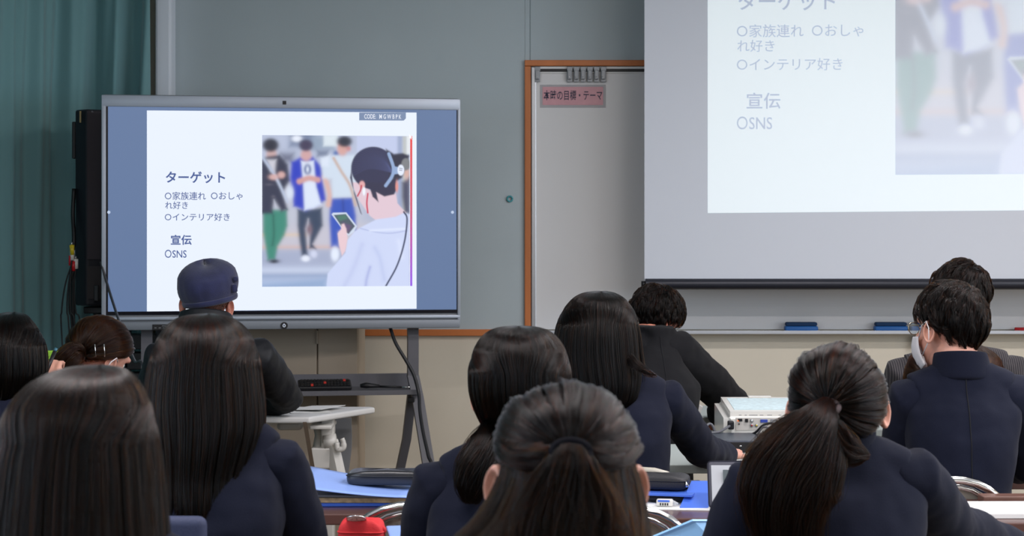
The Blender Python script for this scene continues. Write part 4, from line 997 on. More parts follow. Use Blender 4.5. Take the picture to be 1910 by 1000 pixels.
def remesh(mb, voxel, smooth=4, disp=0, dscale=.12, dseed=0):
    me = bpy.data.meshes.new('tmp'); me.from_pydata(mb.v, [], mb.f); me.update()
    bm = bmesh.new(); bm.from_mesh(me); bmesh.ops.recalc_face_normals(bm, faces=bm.faces); bm.to_mesh(me); bm.free()
    o = bpy.data.objects.new('tmp', me); COL.objects.link(o)
    r = o.modifiers.new('r', 'REMESH'); r.mode = 'VOXEL'; r.voxel_size = voxel
    if smooth: s = o.modifiers.new('s', 'SMOOTH'); s.factor = .5; s.iterations = smooth
    if disp:
        tx = bpy.data.textures.new('folds', 'CLOUDS'); tx.noise_scale = dscale; tx.noise_depth = 2
        d = o.modifiers.new('d', 'DISPLACE'); d.texture = tx; d.strength = disp; d.mid_level = .5; d.texture_coords = 'LOCAL'
    bpy.context.view_layer.update(); dg = bpy.context.evaluated_depsgraph_get(); dg.update()
    out = bpy.data.meshes.new_from_object(o.evaluated_get(dg)); bpy.data.objects.remove(o); bpy.data.meshes.remove(me)
    return out

def loft(mb, secs, n=28):
    """secs: (centre, axis a, half a, axis b, half b, exponent)"""
    V = []; Fc = []
    for c, a, ha, b, hb, e in secs:
        for k in range(n):
            t = 2*PI*k/n; ca, sa = math.cos(t), math.sin(t)
            V.append(Vector(c)+Vector(a)*(ha*math.copysign(abs(ca)**e, ca))+Vector(b)*(hb*math.copysign(abs(sa)**e, sa)))
    for i in range(len(secs)-1):
        for k in range(n): a = i*n+k; b = i*n+(k+1) % n; Fc.append((a, b, b+n, a+n))
    Fc += [tuple(range(n-1, -1, -1)), tuple((len(secs)-1)*n+k for k in range(n))]
    return mb.add(V, Fc)

def add_hand(mb, wrist, fwd, up, side, curl=.5, s=1.0):
    fwd = Vector(fwd).normalized(); up = Vector(up); up = (up-fwd*up.dot(fwd)).normalized(); lat = fwd.cross(up)*side   # lat: towards the little finger
    w = Vector(wrist)
    loft(mb, [(w-fwd*.01, lat, .026*s, up, .018*s, 1), (w+fwd*.02*s, lat, .032*s, up, .017*s, .9), (w+fwd*.06*s, lat, .040*s, up, .015*s, .8), (w+fwd*.09*s-up*.004*curl, lat, .039*s, up, .012*s, .8)], 16)
    for k, (L, off) in enumerate(((.070, -.029), (.078, -.010), (.073, .010), (.057, .028))):
        p = w+fwd*.082*s+lat*off*s; d = fwd+lat*(.05*(k-1.5)); d.normalize(); P = [p-fwd*.01*s]; P.append(p+fwd*.004*s); ax = d.cross(up).normalized()
        for j in range(3):
            d = (Matrix.Rotation(-curl*(.45+.35*j), 3, ax) @ d).normalized()
            p = P[-1]+d*(L*s*(.45, .32, .25)[j]); P.append(p)
        mb.tube(P, [.0085*s, .009*s, .0088*s, .0078*s, .006*s], 10)
    t0 = w+fwd*.022*s-lat*.026*s; d = (fwd*.75-lat*.6-up*.25).normalized()
    P = [t0, t0+d*.032*s]; d2 = (fwd*.95-lat*.1-up*(.3*curl)).normalized(); P.append(P[-1]+d2*.028*s); P.append(P[-1]+d2*.024*s)
    mb.tube(P, [.013*s, .0105*s, .009*s, .0065*s], 10)

def head_parts(mb, Hm, s=1.0):
    def E(c, r): mb.ell(Hm @ Vector(c)*1.0, [q*s for q in r], Hm.to_3x3(), 24, 14)
    def T(P, rr, n=10): mb.tube([Hm @ Vector(p) for p in P], rr, n)
    E((0, -.012, .028), (.076, .092, .088)); E((0, .022, -.028), (.062, .066, .082)); E((0, .030, -.075), (.046, .050, .036)); E((0, .066, -.094), (.020, .016, .015))
    T([(0, .082, .020), (0, .096, -.010), (0, .108, -.032), (0, .092, -.042)], [.007, .009, .012, .010])
    E((-.012, .092, -.036), (.008, .009, .007)); E((.012, .092, -.036), (.008, .009, .007))
    T([(-.045, .068, .030), (-.018, .088, .032), (.018, .088, .032), (.045, .068, .030)], [.008, .010, .010, .008])
    E((0, .084, -.058), (.022, .010, .006)); E((0, .083, -.066), (.019, .010, .0065)); E((-.042, .060, -.022), (.020, .020, .018)); E((.042, .060, -.022), (.020, .020, .018))
def ear_mesh(mb, Hm, side, earx, s=1.0, flare=28):
    """outer ear with a raised rim, lobe and hollow"""
    C = Vector((side*earx, -.006, -.012)); Rz = Matrix.Rotation(R(-side*flare), 3, 'Z') @ Matrix.Rotation(R(8), 3, 'X')
    V = []; Fc = []; nr, na = 9, 28
    def prof(r, a):
        rim = .0075*math.exp(-((r-.86)/.14)**2)*(1-.35*max(0, -math.sin(a))); hollow = -.0045*math.exp(-((r-.35)/.28)**2)
        return .006+rim+hollow
    for lay in (0, 1):
        for i in range(nr+1):
            r = i/nr
            for k in range(na):
                a = 2*PI*k/na
                ex = .0175*(1-.18*max(0, -math.sin(a))); ez = .033 if math.sin(a) > 0 else .031
                x = prof(r, a) if lay == 0 else .001*(1-r)-.002
                if r > .93 and lay: x = .002
                y = -r*ex*math.cos(a)*1.0-.008; z = r*ez*math.sin(a)
                p = Rz @ Vector((side*x, y, z))*s
                V.append(Hm @ (C+p))
    def id_(l, i, k): return l*(nr+1)*na+i*na+k % na
    for l in (0, 1):
        for i in range(nr):
            for k in range(na):
                q = (id_(l, i, k), id_(l, i+1, k), id_(l, i+1, k+1), id_(l, i, k+1)); Fc.append(q if l == 0 else q[::-1])
    for k in range(na): Fc.append((id_(0, nr, k), id_(1, nr, k), id_(1, nr, k+1), id_(0, nr, k+1)))
    mb.add(V, Fc)

from mathutils.bvhtree import BVHTree
M_seam = mat('dark_seam_thread', (12, 13, 20), .95)  # dark thread for the back seam
PEOPLE = {}
def person(key, label, Y, crown, shL, shR, elL, elR, wrL, wrR, jm=None, girl=True, look=(0, 0, 0), headc=None, earx=.080, hip=None, skin=None, handL=None, handR=None,
           jname='blazer', lean=0.0, collar=True, sr=.054, cuff=.041, disp=.018, hw=.150, hs=1.0, flare=28, collar_h=.045, collar_r=1.0, legs=True, curl=.6):
    """crown, shoulders: (px, py, dy); elbows, wrists: (px, py, dy) with dy = distance beyond Y"""
    jm = jm or M_navy; skin = skin or M_skin
    P3 = lambda p: W(p[0], p[1], Y+p[2])
    SL, SR, EL, ER, WL, WR = [P3(p) for p in (shL, shR, elL, elR, wrL, wrR)]
    Hc = W(headc[0], headc[1], Y+(headc[2] if len(headc) > 2 else 0)) if headc else W(crown[0], crown[1], Y)+Vector((0, 0, -.128))
    Hm = Matrix.Translation(Hc) @ Matrix.Rotation(R(look[0]), 4, 'Z') @ Matrix.Rotation(R(look[1]), 4, 'X') @ Matrix.Rotation(R(look[2]), 4, 'Y')
    mid = (SL+SR)/2; ax = SR-SL; half = ax.length/2; ax.normalize(); axh = Vector((ax.x, ax.y, 0)).normalized(); fw = Vector((-axh.y, axh.x, 0))
    hipc = Vector((mid.x+(hip[0] if hip else 0), Y-.03+(hip[1] if hip else 0), .52))
    root = thing('person', label, 'person', (hipc.x, hipc.y, 0))
    Nb = mid+Vector((0, 0, .045)); Hb = Hm @ Vector((0, -.030, -.085))
    # body: one continuous skin surface
    mb = MB(); head_parts(mb, Hm, hs)
    mb.tube([Nb-Vector((0, 0, .08)), Nb.lerp(Hb, .5), Hb, Hb.lerp(Hc, .4)], [.062, .050, .050, .050] if girl else [.068, .059, .058, .056], 18)
    k_ = .82
    def spine(t): return hipc.lerp(mid, t)-fw*(.035*math.sin(PI*t))
    secs = [(hipc-Vector((0, 0, .07)), axh, hw*k_, fw, .10*k_, 1), (spine(.12), axh, hw*k_, fw, .12*k_, .9), (spine(.5), axh, (hw-.03)*k_, fw, .105*k_, .9), (spine(.82), axh, (hw)*k_, fw, .11*k_, .9), (mid-Vector((0, 0, .01)), ax, half*.78, fw, .070, .9), (mid+Vector((0, 0, .03)), ax, half*.5, fw, .05, .9)]
    loft(mb, secs)
    for S, E_, Wp, hnd, sd in ((SL, EL, WL, handL, -1), (SR, ER, WR, handR, 1)):
        mb.tube([mid.lerp(S, .6)+Vector((0, 0, .012)), S, S.lerp(E_, .5), E_, E_.lerp(Wp, .4), Wp], [.036, .037, .036, .034, .033, .024], 14)
        fd = (Wp-E_).normalized() if hnd is None else Vector(hnd)
        add_hand(mb, Wp+(Wp-E_).normalized()*.005, fd, (0, 0, 1), -sd, curl)
    foot = []
    if legs:
        for sd in (-1, 1):
            hj = hipc+axh*(sd*.085)-Vector((0, 0, .03)); kn = hj+fw*.40+axh*(sd*.02)+Vector((0, 0, .0)); kn.z = .49; an = kn+fw*.02; an.z = .10
            mb.tube([hj, hj.lerp(kn, .5), kn, kn.lerp(an, .35), an, an-Vector((0, 0, .05))], [.078, .068, .052, .050, .034, .036], 14)
            mb.tube([an-Vector((0, 0, .045))-fw*.04, an-Vector((0, 0, .06))+fw*.10, an-Vector((0, 0, .068))+fw*.17], [.034, .032, .022], 12); foot.append((kn, an))
    me = remesh(mb, .0055, 3)
    ears = MB(); ear_mesh(ears, Hm, -1, earx, 1, flare); ear_mesh(ears, Hm, 1, earx, 1, flare)
    bm = bmesh.new(); bm.from_mesh(me); vs = [bm.verts.new(v) for v in ears.v]
    for f in ears.f:
        try: bm.faces.new([vs[i] for i in f])
        except ValueError: pass
    bmesh.ops.remove_doubles(bm, verts=vs, dist=.0002); bmesh.ops.recalc_face_normals(bm, faces=bm.faces); bm.to_mesh(me); bm.free()
    body = link_mesh('body', me, skin, root)
    for sd in (-1, 1):
        e = MB().ell(Hm @ Vector((sd*.031, .0600, .008)), (.0115, .0115, .0115), Hm.to_3x3(), 14, 10).build('eye', M_eyew, root, True)
        MB().ell(Hm @ Vector((sd*.031, .0692, .008)), (.0055, .0035, .0055), Hm.to_3x3(), 12, 8).build('iris', M_iris, e, True)
    MB().ell(Hm @ Vector((0, .0925, -.062)), (.019, .0035, .006), Hm.to_3x3(), 14, 8).build('lips', M_lip, root, True)
    # jacket body
    jb = MB()
    secs = [(hipc-Vector((0, 0, .10)), axh, hw+.022, fw, .128, .85), (spine(.10), axh, hw+.018, fw, .135, .85), (spine(.45), axh, max(hw+.008, half-.015), fw, .122, .85), (spine(.75), axh, max(hw+.015, half+.008), fw, .126, .85),
            (spine(.92), axh, half+.022, fw, .112, .85), (mid+Vector((0, 0, .012)), ax, half+.006, fw, .084, .9), (mid+Vector((0, 0, .048)), ax, half*.66, fw, .074, .9), (mid+Vector((0, 0, .088)), ax, .080, fw, .072, 1)]
    loft(jb, secs, 36)
    for S in (SL, SR):
        jb.tube([mid+Vector((0, 0, .045)), mid.lerp(S, .5)+Vector((0, 0, .028)), mid.lerp(S, .86)+Vector((0, 0, .004))], [.055, .056, sr*.93], 18)
    jme = remesh(jb, .009, 6, disp, .11)
    bvh = BVHTree.FromPolygons([v.co.copy() for v in jme.vertices], [tuple(q.vertices) for q in jme.polygons])
    def seam(pts, name):
        out = []
        for q in pts:
            h = bvh.ray_cast(Vector(q)-fw*.5, fw)
            if h[0] is not None: out.append(h[0]-fw*.0006)
        if len(out) > 3: MB().tube(out, .0016, 6).build(name, M_seam, root, True)
    if not girl: seam([mid+Vector((0, 0, .055))-Vector((0, 0, .012*k)) for k in range(40)], 'back_seam')
    link_mesh(jname, jme, jm, root)
    for S, E_, Wp, sd in ((SL, EL, WL, -1), (SR, ER, WR, 1)):
        sb = MB(); d = (E_-S).normalized(); inn = (mid-S).normalized()
        a0 = S+inn*.045+Vector((0, 0, -.010))
        sb.tube([a0-d*.012, S+d*.004, S.lerp(E_, .3), S.lerp(E_, .7), E_, E_.lerp(Wp, .25), E_.lerp(Wp, .7), Wp], [sr*.85, sr*1.03, sr*1.02, sr*.95, sr*.88, sr*.86, sr*.78, cuff], 20)
        link_mesh('sleeve', remesh(sb, .008, 4, disp*1.1, .10), jm, root)
    if collar:
        V = []; Fc = []; na = 40
        cb_ = mid+Vector((0, 0, .075)); up = (Hb-Nb).normalized(); up = (up+Vector((0, 0, 1.2))).normalized(); rt = axh; fo = up.cross(rt)*-1
        if fo.dot(fw) < 0: fo = -fo
        prof = [(.060, .0), (.062, collar_h*.75), (.066, collar_h), (.070, collar_h*.8), (.076, collar_h*.15), (.083, -.012), (.078, -.022), (.068, -.016)]
        for k in range(na+1):
            a = R(-128)+R(256)*k/na; fall = .030*(1-math.cos(a))*.5
            for r, h in prof:
                r *= collar_r; V.append(cb_+rt*(r*1.06*math.sin(a))-fo*(r*math.cos(a)+.018*(collar_r > 1))+up*(h-fall*1.1))
        m_ = len(prof)
        for k in range(na):
            for j in range(m_): a = k*m_+j; b = k*m_+(j+1) % m_; Fc.append((a, b, b+m_, a+m_))
        Fc += [tuple(range(m_)), tuple(na*m_+j for j in range(m_-1, -1, -1))]
        c = mesh('collar', V, Fc, jm, root, True); sbm = c.modifiers.new('s', 'SUBSURF'); sbm.levels = 1; sbm.render_levels = 1
    if legs:
        if girl:
            sk = MB(); loft(sk, [(hipc-Vector((0, 0, .06))-fw*.11, axh, .15, Vector((0, 0, 1)), .07, .9), (hipc-fw*.02-Vector((0, 0, .05)), axh, .19, Vector((0, 0, 1)), .11, .85), (hipc+fw*.2-Vector((0, 0, .045)), axh, .205, Vector((0, 0, 1)), .095, .8), (hipc+fw*.40-Vector((0, 0, .04)), axh, .20, Vector((0, 0, 1)), .085, .8)], 32)
            link_mesh('skirt', remesh(sk, .010, 4, .01, .08), M_skirt, root)
        else:
            tb_ = MB()
            for sd, (kn, an) in zip((-1, 1), foot):
                hj = hipc+axh*(sd*.085)-Vector((0, 0, .03))
                tb_.tube([hj-fw*.05, hj.lerp(kn, .5), kn, kn.lerp(an, .5), an-Vector((0, 0, .02))], [.10, .088, .072, .066, .056], 18)
            tb_.ell(hipc-Vector((0, 0, .03)), (.18, .13, .11))
            link_mesh('trousers', remesh(tb_, .010, 4, .012, .09), M_blacksuit if jm is not M_navy else M_skirt, root)
        for kn, an in foot:
            s_ = MB(); b0 = Vector((an.x, an.y, 0))
            s_.tube([b0-fw*.055+Vector((0, 0, .042)), b0+Vector((0, 0, .045)), b0+fw*.10+Vector((0, 0, .037)), b0+fw*.19+Vector((0, 0, .030))], [(.036, .040), (.042, .044), (.044, .035), (.030, .022)], 16)
            link_mesh('shoe', remesh(s_, .008, 2), M_shoe, root)
    PEOPLE[key] = dict(root=root, Hm=Hm, Hc=Hc, Y=Y, mid=mid, axh=axh, fw=fw)
    return PEOPLE[key]

def slerp_dirs(d0, d1, s):
    dot = np.clip((d0*d1).sum(-1), -1, 1); om = np.arccos(dot)[:, None]; so = np.sin(om)+1e-6
    s = s[None, :]
    return (np.sin((1-s)*om)/so)[..., None]*d0[:, None, :]+(np.sin(s*om)/so)[..., None]*d1[:, None, :] if d1.ndim > 1 else (np.sin((1-s)*om)/so)[..., None]*d0[:, None, :]+(np.sin(s*om)/so)[..., None]*d1[None, None, :]

def long_hair(p, rows, n=9000, kind='black', rad=.00042, k=26, open_z=.085, fmin=112, clumps=260, wav=.004, fly=.015, nclose=1.0, spread=.02, shell=.965, skew=0, t0max=.10, endvar=.12):
    """rows: (py, x left, x right, dy of centre, half depth) from the crown to the tips; hair falls along the outline they make"""
    root, Y = p['root'], p['Y']
    A = []
    for py, xl, xr, dy, b in rows:
        l, r = W(xl, py, Y), W(xr, py, Y); A.append(((l.x+r.x)/2, (r.x-l.x)/2, Y+dy, b, l.z))
    A = np.array(A); K = 60; Q = smoothcurve(A, K); Q[:, 1] = np.maximum(Q[:, 1], .001); Q[:, 3] = np.maximum(Q[:, 3], .001)
    ztop = Q[0, 4]
    depth = ztop-Q[:, 4]
    fmax = R(180)-(R(180)-R(fmin))*np.clip((depth-.045)/(open_z-.045), 0, 1)
    g = root
    # closed inner mass of hair
    nf = 48; V = []; Fc = []
    for i in range(K):
        cx, a, cy, b, z = Q[i]
        for j in range(nf+1):
            ph = fmax[i]*(2*j/nf-1); ff = 1 if fmax[i] > 3.1 else 1
            V.append((cx+a*shell*math.sin(ph), cy-b*shell*math.cos(ph), z-.004))
    for i in range(K-1):
        for j in range(nf): q = i*(nf+1)+j; Fc.append((q, q+nf+1, q+nf+2, q+1))
    hm, um = HM[kind]
    o = mesh('hair', V, Fc, um, g, True); s = o.modifiers.new('s', 'SOLIDIFY'); s.thickness = .010; s.offset = -1
    cl = RNG.random(clumps)*2-1; cl_k = RNG.normal(0, 1, clumps); cl_ph = RNG.random(clumps)*7
    ci = RNG.integers(0, clumps, n); s0 = RNG.random(n)**2*t0max*(1+1.5*(RNG.random(n) < .25)); s1 = 1-RNG.random(n)**2*endvar
    tt = np.linspace(0, 1, k); S = s0[:, None]+(s1-s0)[:, None]*tt[None]
    u = cl[ci][:, None]+(RNG.normal(0, spread, n))[:, None]*(1.15-.65*S)+.010*np.sin(S*5+cl_ph[ci][:, None])*S
    u = np.clip(u, -1, 1)
    fi = S*(K-1); i0 = np.clip(fi.astype(int), 0, K-2); f = (fi-i0)
    q = Q[i0]*(1-f[..., None])+Q[i0+1]*f[..., None]; fm = fmax[i0]*(1-f)+fmax[i0+1]*f
    lay = .985+.016*cl_k[ci][:, None]*np.clip(S*2, 0, 1)+RNG.normal(0, .010, n)[:, None]
    lay = lay+(RNG.random(n) < .03)[:, None]*fly*S*RNG.random(n)[:, None]*2
    ph = u*fm+skew*S
    X_ = q[..., 0]+q[..., 1]*lay*np.sin(ph); Yy = q[..., 2]-q[..., 3]*lay*np.cos(ph); Z_ = q[..., 4]
    X_ = X_+wav*np.sin(S*9+cl_ph[ci][:, None])*S**1.5; Yy = Yy+wav*np.cos(S*7+cl_ph[ci][:, None]*2)*S**1.5
    P = np.stack([X_, Yy, Z_], -1)
    strands('hair_strands', P, rad, hm, o)
    return o

def scalp_mask(d, front=.45, side=-.10, back=-.80):
    """d: unit directions in head space (x right, y forward, z up)"""
    h = np.hypot(d[..., 0], d[..., 1])+1e-6; f = d[..., 1]/h
    th = np.where(f > 0, side+(front-side)*f**1.2, side+(back-side)*np.abs(f)**.8)
    return d[..., 2] > th

def ell_shell(p, c, rad, mask, um, Hm3, name='hair', off=0.0, fine=56):
    V = []; Fc = []; nu, nv = fine, fine//2; keep = []
    for j in range(nv+1):
        th = PI*j/nv
        for i in range(nu):
            ph = 2*PI*i/nu; d = np.array((math.sin(th)*math.cos(ph), math.sin(th)*math.sin(ph), math.cos(th)))
            V.append(Vector(c)+Hm3 @ Vector(d*(np.array(rad)+off))); keep.append(bool(mask(d)))
    for j in range(nv):
        for i in range(nu):
            a, b, c2, e = j*nu+i, j*nu+(i+1) % nu, (j+1)*nu+(i+1) % nu, (j+1)*nu+i
            if keep[a] and keep[b] and keep[c2] and keep[e]: Fc.append((e, c2, b, a))
    me = bpy.data.meshes.new(name); o0 = org(p['root'])
    bm = bmesh.new(); vs = [bm.verts.new(v-o0) for v in V]
    for f in Fc: bm.faces.new([vs[i] for i in f])
    bmesh.ops.remove_doubles(bm, verts=bm.verts, dist=.0005); bmesh.ops.delete(bm, geom=[v for v in bm.verts if not v.link_faces], context='VERTS')
    bmesh.ops.dissolve_degenerate(bm, dist=.0001, edges=bm.edges); bm.to_mesh(me); bm.free()
    me.materials.append(um); me.polygons.foreach_set('use_smooth', [True]*len(me.polygons))
    o = bpy.data.objects.new(name, me); COL.objects.link(o); o.parent = p['root']
    s = o.modifiers.new('s', 'SOLIDIFY'); s.thickness = .012; s.offset = -1
    return o

def rnd_dirs(n):
    v = RNG.normal(size=(n, 3)); return v/np.linalg.norm(v, axis=1)[:, None]

def tied_hair(p, c, rad, tie, n=9000, kind='black', r=.0004, k=16, mask=None, lift=.006, clumps=180, look=None, fuzz=.02):
    """hair drawn over the head towards a tie point"""
    Hm3 = (look or p['Hm']).to_3x3(); c = Vector(c); A = np.array(Hm3); rad = np.array(rad); mask = mask or (lambda d: scalp_mask(d))
    hm, um = HM[kind]
    o = ell_shell(p, c, rad, mask, um, Hm3, off=-.003)
    tl = np.array(Hm3.transposed() @ (Vector(tie)-c)); td = tl/rad; td /= np.linalg.norm(td)
    d = rnd_dirs(n*5); d = d[mask(d)][:n]; n = len(d)
    # pull strands into clumps
    cd = rnd_dirs(clumps*4); cd = cd[mask(cd)][:clumps]; near = np.argmax(d @ cd.T, axis=1); ck = RNG.normal(0, 1, len(cd))
    # azimuth of the clump about the tie direction
    s0 = RNG.random(n)**1.5*.25
    s = np.linspace(0, 1, k)
    D = slerp_dirs(d, td, s); Dc = slerp_dirs(cd[near], td, s)
    mixw = (.55*np.sin(PI*np.clip(s, 0, 1))**.7)[None, :, None]
    D = D*(1-mixw)+Dc*mixw; D /= np.linalg.norm(D, axis=2)[..., None]
    l = (lift*np.sin(PI*s)[None]*(1+.5*ck[near][:, None])+RNG.normal(0, .0018, n)[:, None])+(RNG.random(n) < fuzz)[:, None]*.005*RNG.random(n)[:, None]*np.sin(PI*s)[None]
    P = D*(rad[None, None]+l[..., None]); P = P @ A.T+np.array(c)
    strands('hair_strands', P, r, hm, o, taper=.7)
    return o

def tail(p, pts, widths, depths, n=3500, kind='black', r=.00042, k=30, clumps=60, name='ponytail', wav=.006, taperend=.6, fan=1.0, shell=.68, soft=.16):
    root = p['root']; hm, um = HM[kind]
    C = smoothcurve([tuple(q) for q in pts], k); w = smoothcurve(np.array(widths), k)[:, 0]; dd = smoothcurve(np.array(depths), k)[:, 0]
    T = np.gradient(C, axis=0); T /= np.linalg.norm(T, axis=1)[:, None]
    side = np.cross(T, np.array((0, 1, 0))); side /= np.linalg.norm(side, axis=1)[:, None]; dep = np.cross(side, T)
    mb = MB(); secs = [(C[i], side[i], max(.002, w[i]*shell), dep[i], max(.002, dd[i]*shell), 1) for i in range(k-5)]
    loft(mb, secs, 20); o = mb.build(name, um, root, True)
    ang = RNG.random(clumps)*2*PI; rr = np.sqrt(RNG.random(clumps)); cu, cv = rr*np.cos(ang), rr*np.sin(ang); cph = RNG.random(clumps)*7
    ci = RNG.integers(0, clumps, n)
    u0 = RNG.normal(0, soft, n)+cu[ci]; v0 = RNG.normal(0, soft, n)+cv[ci]
    nn = np.maximum(1, np.hypot(u0, v0)/1.15); u0 /= nn; v0 /= nn
    t = np.linspace(0, 1, k)[None]; e = 1-RNG.random(n)**2*.42
    idx = t*(k-1)*e[:, None]; i0 = np.clip(idx.astype(int), 0, k-2); f = (idx-i0)[..., None]
    g = lambda Z: Z[i0]*(1-f)+Z[i0+1]*f
    Cc, Sd, Dp = g(C), g(side), g(dep); ww, de = g(w[:, None])[..., 0], g(dd[:, None])[..., 0]
    U = u0[:, None]+.17*np.sin(t*6*fan+cph[ci][:, None])*t; Vv = v0[:, None]+.10*np.cos(t*5+cph[ci][:, None])*t
    U = U*(1+.10*t*RNG.normal(0, 1, n)[:, None]); Vv = Vv*(1+.10*t*RNG.normal(0, 1, n)[:, None])
    P = Cc+Sd*(U*ww)[..., None]+Dp*(Vv*de)[..., None]
    P = P+wav*np.sin(t*8+cph[ci][:, None])[..., None]*t[..., None]*Sd*.6
    strands('hair_strands', P, r, hm, o, taper=.5)
    return o

def short_hair(p, rad=(.083, .100, .097), coff=(0, -.012, .028), n=9000, L=.045, kind='black', r=.0005, whorl=(.12, -.62, .78), k=7, lift=.010, mask=None, clumps=420, part=None, stubble=False):
    Hm = p['Hm']; A = np.array(Hm.to_3x3()); c = Hm @ Vector(coff); rad = np.array(rad); mask = mask or (lambda d: scalp_mask(d, .5, -.12, -.72))
    hm, um = HM[kind]
    o = ell_shell(p, c, rad, mask, um, Hm.to_3x3(), off=-.004)
    d = rnd_dirs(n*4); d = d[mask(d)][:n]; n = len(d)
    wd = np.array(whorl, float); wd /= np.linalg.norm(wd)
    cd = rnd_dirs(clumps*3); cd = cd[mask(cd)][:clumps]; near = np.argmax(d @ cd.T, axis=1)
    cj = RNG.normal(0, 1, (len(cd), 3)); ck = RNG.normal(0, 1, len(cd))
    t = d-wd[None]*(d @ wd)[:, None]; t /= np.linalg.norm(t, axis=1)[:, None]+1e-6
    swirl = np.cross(wd[None], d); t = t+.22*swirl+np.array((0, 0, -.55))[None]+.13*cj[near]
    conv = cd[near]-d
    LL = L*(.6+.8*RNG.random(n))*(1+.15*ck[near])
    P = np.zeros((n, k, 3)); cur = d.copy(); tv = t
    for i in range(k):
        s = i/(k-1)
        h = lift*(np.sin(PI*min(1, s*.9+.1)))*(1+.35*ck[near])+RNG.normal(0, .0012, n)*s+(.004*s if not stubble else 0)
        P[:, i] = cur*(rad[None]+h[:, None])
        tv = tv-cur*(tv*cur).sum(1)[:, None]; tv /= np.linalg.norm(tv, axis=1)[:, None]+1e-6
        cur = cur+tv*(LL/(k-1)/.095)[:, None]+conv*.035; cur /= np.linalg.norm(cur, axis=1)[:, None]
    P = P @ A.T+np.array(c)
    strands('hair_strands', P, r, hm, o, taper=.3)
    return o
def eyebrows(p):
    pass

# 1 - girl with long straight hair, lower left corner
Y = 2.35
p = person('front_girl', 'girl in the lower left corner with very long straight dark hair and centre parting', Y, (150, 682), (-50, 1085, 0), (350, 1085, 0),
           (-90, 1330, .05), (400, 1330, .05), (60, 1420, .30), (250, 1420, .30), earx=.078)
long_hair(p, [(683, 168, 186, .02, .004), (688, 118, 222, .01, .035), (702, 78, 246, .0, .066), (730, 42, 266, -.005, .090), (775, 14, 282, -.008, .108), (830, -6, 293, -.008, .118), (890, -16, 301, -.012, .122), (950, -22, 308, -.02, .122), (1020, -26, 316, -.035, .115), (1110, -30, 322, -.05, .10), (1230, -20, 318, -.06, .09), (1320, 20, 290, -.07, .07)],
          n=15000, kind='dark', rad=.00040, clumps=240, wav=.003, spread=.02)
# 2 - girl at the far left edge
Y = 4.9
p = person('edge_girl', 'dark-haired girl at the left edge holding up a black pen', Y, (18, 583), (-90, 735, 0), (118, 748, 0),
           (-130, 850, .10), (136, 850, .12), (-20, 800, .38), (84, 752, .20), handR=(.02, .25, .95), earx=.078, curl=1.1)
long_hair(p, [(583, 10, 28, .02, .004), (588, -14, 46, .01, .04), (598, -28, 57, 0, .068), (613, -39, 68, -.003, .088), (634, -48, 79, -.006, .104), (658, -52, 85, -.008, .112), (685, -52, 86, -.01, .112), (708, -48, 82, -.012, .105), (735, -36, 66, -.015, .085), (752, -20, 40, -.02, .06)],
          n=9000, kind='black', rad=.00060, clumps=220, wav=.002)
hp = thing('pen', 'black pen held upright by the girl at the left edge of the picture', 'pen', W(92, 690, Y+.2))
MB().tube([W(85, 697, 5.02), W(102, 656, 5.06)], .0055, 12).build('pen_barrel', M_black, hp, True)
MB().tube([W(102, 656, 5.06), W(105, 650, 5.065)], .0045, 12).build('pen_end', mat('pen_teal', (60, 110, 130), .3), hp, True)
# 3 - brown-haired girl bending down
Y = 5.45
p = person('pin_girl', 'girl bending her head, brown hair tied back with two silver hairpins', Y, (170, 605), (100, 782, -.02), (222, 788, .0),
           (80, 850, .12), (255, 850, .14), (120, 860, .36), (225, 858, .36), headc=(186, 668, .10), look=(-38, -26, 8), earx=.078, flare=24)
tie = W(148, 664, Y-.005)
tied_hair(p, p['Hm'] @ Vector((0, -.012, .022)), (.085, .102, .098), tie, n=9000, kind='brown', r=.0006, lift=.004, mask=lambda d: scalp_mask(d, .45, -.16, -.72))
tail(p, [tie+Vector((.0, .0, .004)), W(137, 662, Y-.04), W(122, 680, Y-.05), W(108, 705, Y-.05), W(100, 740, Y-.05)], [.018, .034, .040, .036, .015], [.018, .03, .034, .03, .014], 2600, 'brown', .0006)
MB().tube([tie+Vector((.018*math.cos(a), -.022+.004*math.sin(a*2), .018*math.sin(a))) for a in np.linspace(0, 2*PI, 20)], .006, 8).build('hair_tie', M_black, p['root'], True)
for px in (177, 194):
    a_, b_ = W(px, 642, Y-.02), W(px+1.5, 666, Y-.02)
    MB().tube([a_, b_], .0017, 8).build('hair_pin', M_chrome, p['root'], True)
mk_ = MB().tube([p['Hm'] @ Vector(v) for v in ((.082, .004, .004), (.092, -.012, .012), (.094, -.026, -.006), (.084, -.024, -.030), (.075, .03, -.05))], .0018, 6).build('mask_loop', M_mask, p['root'], True)
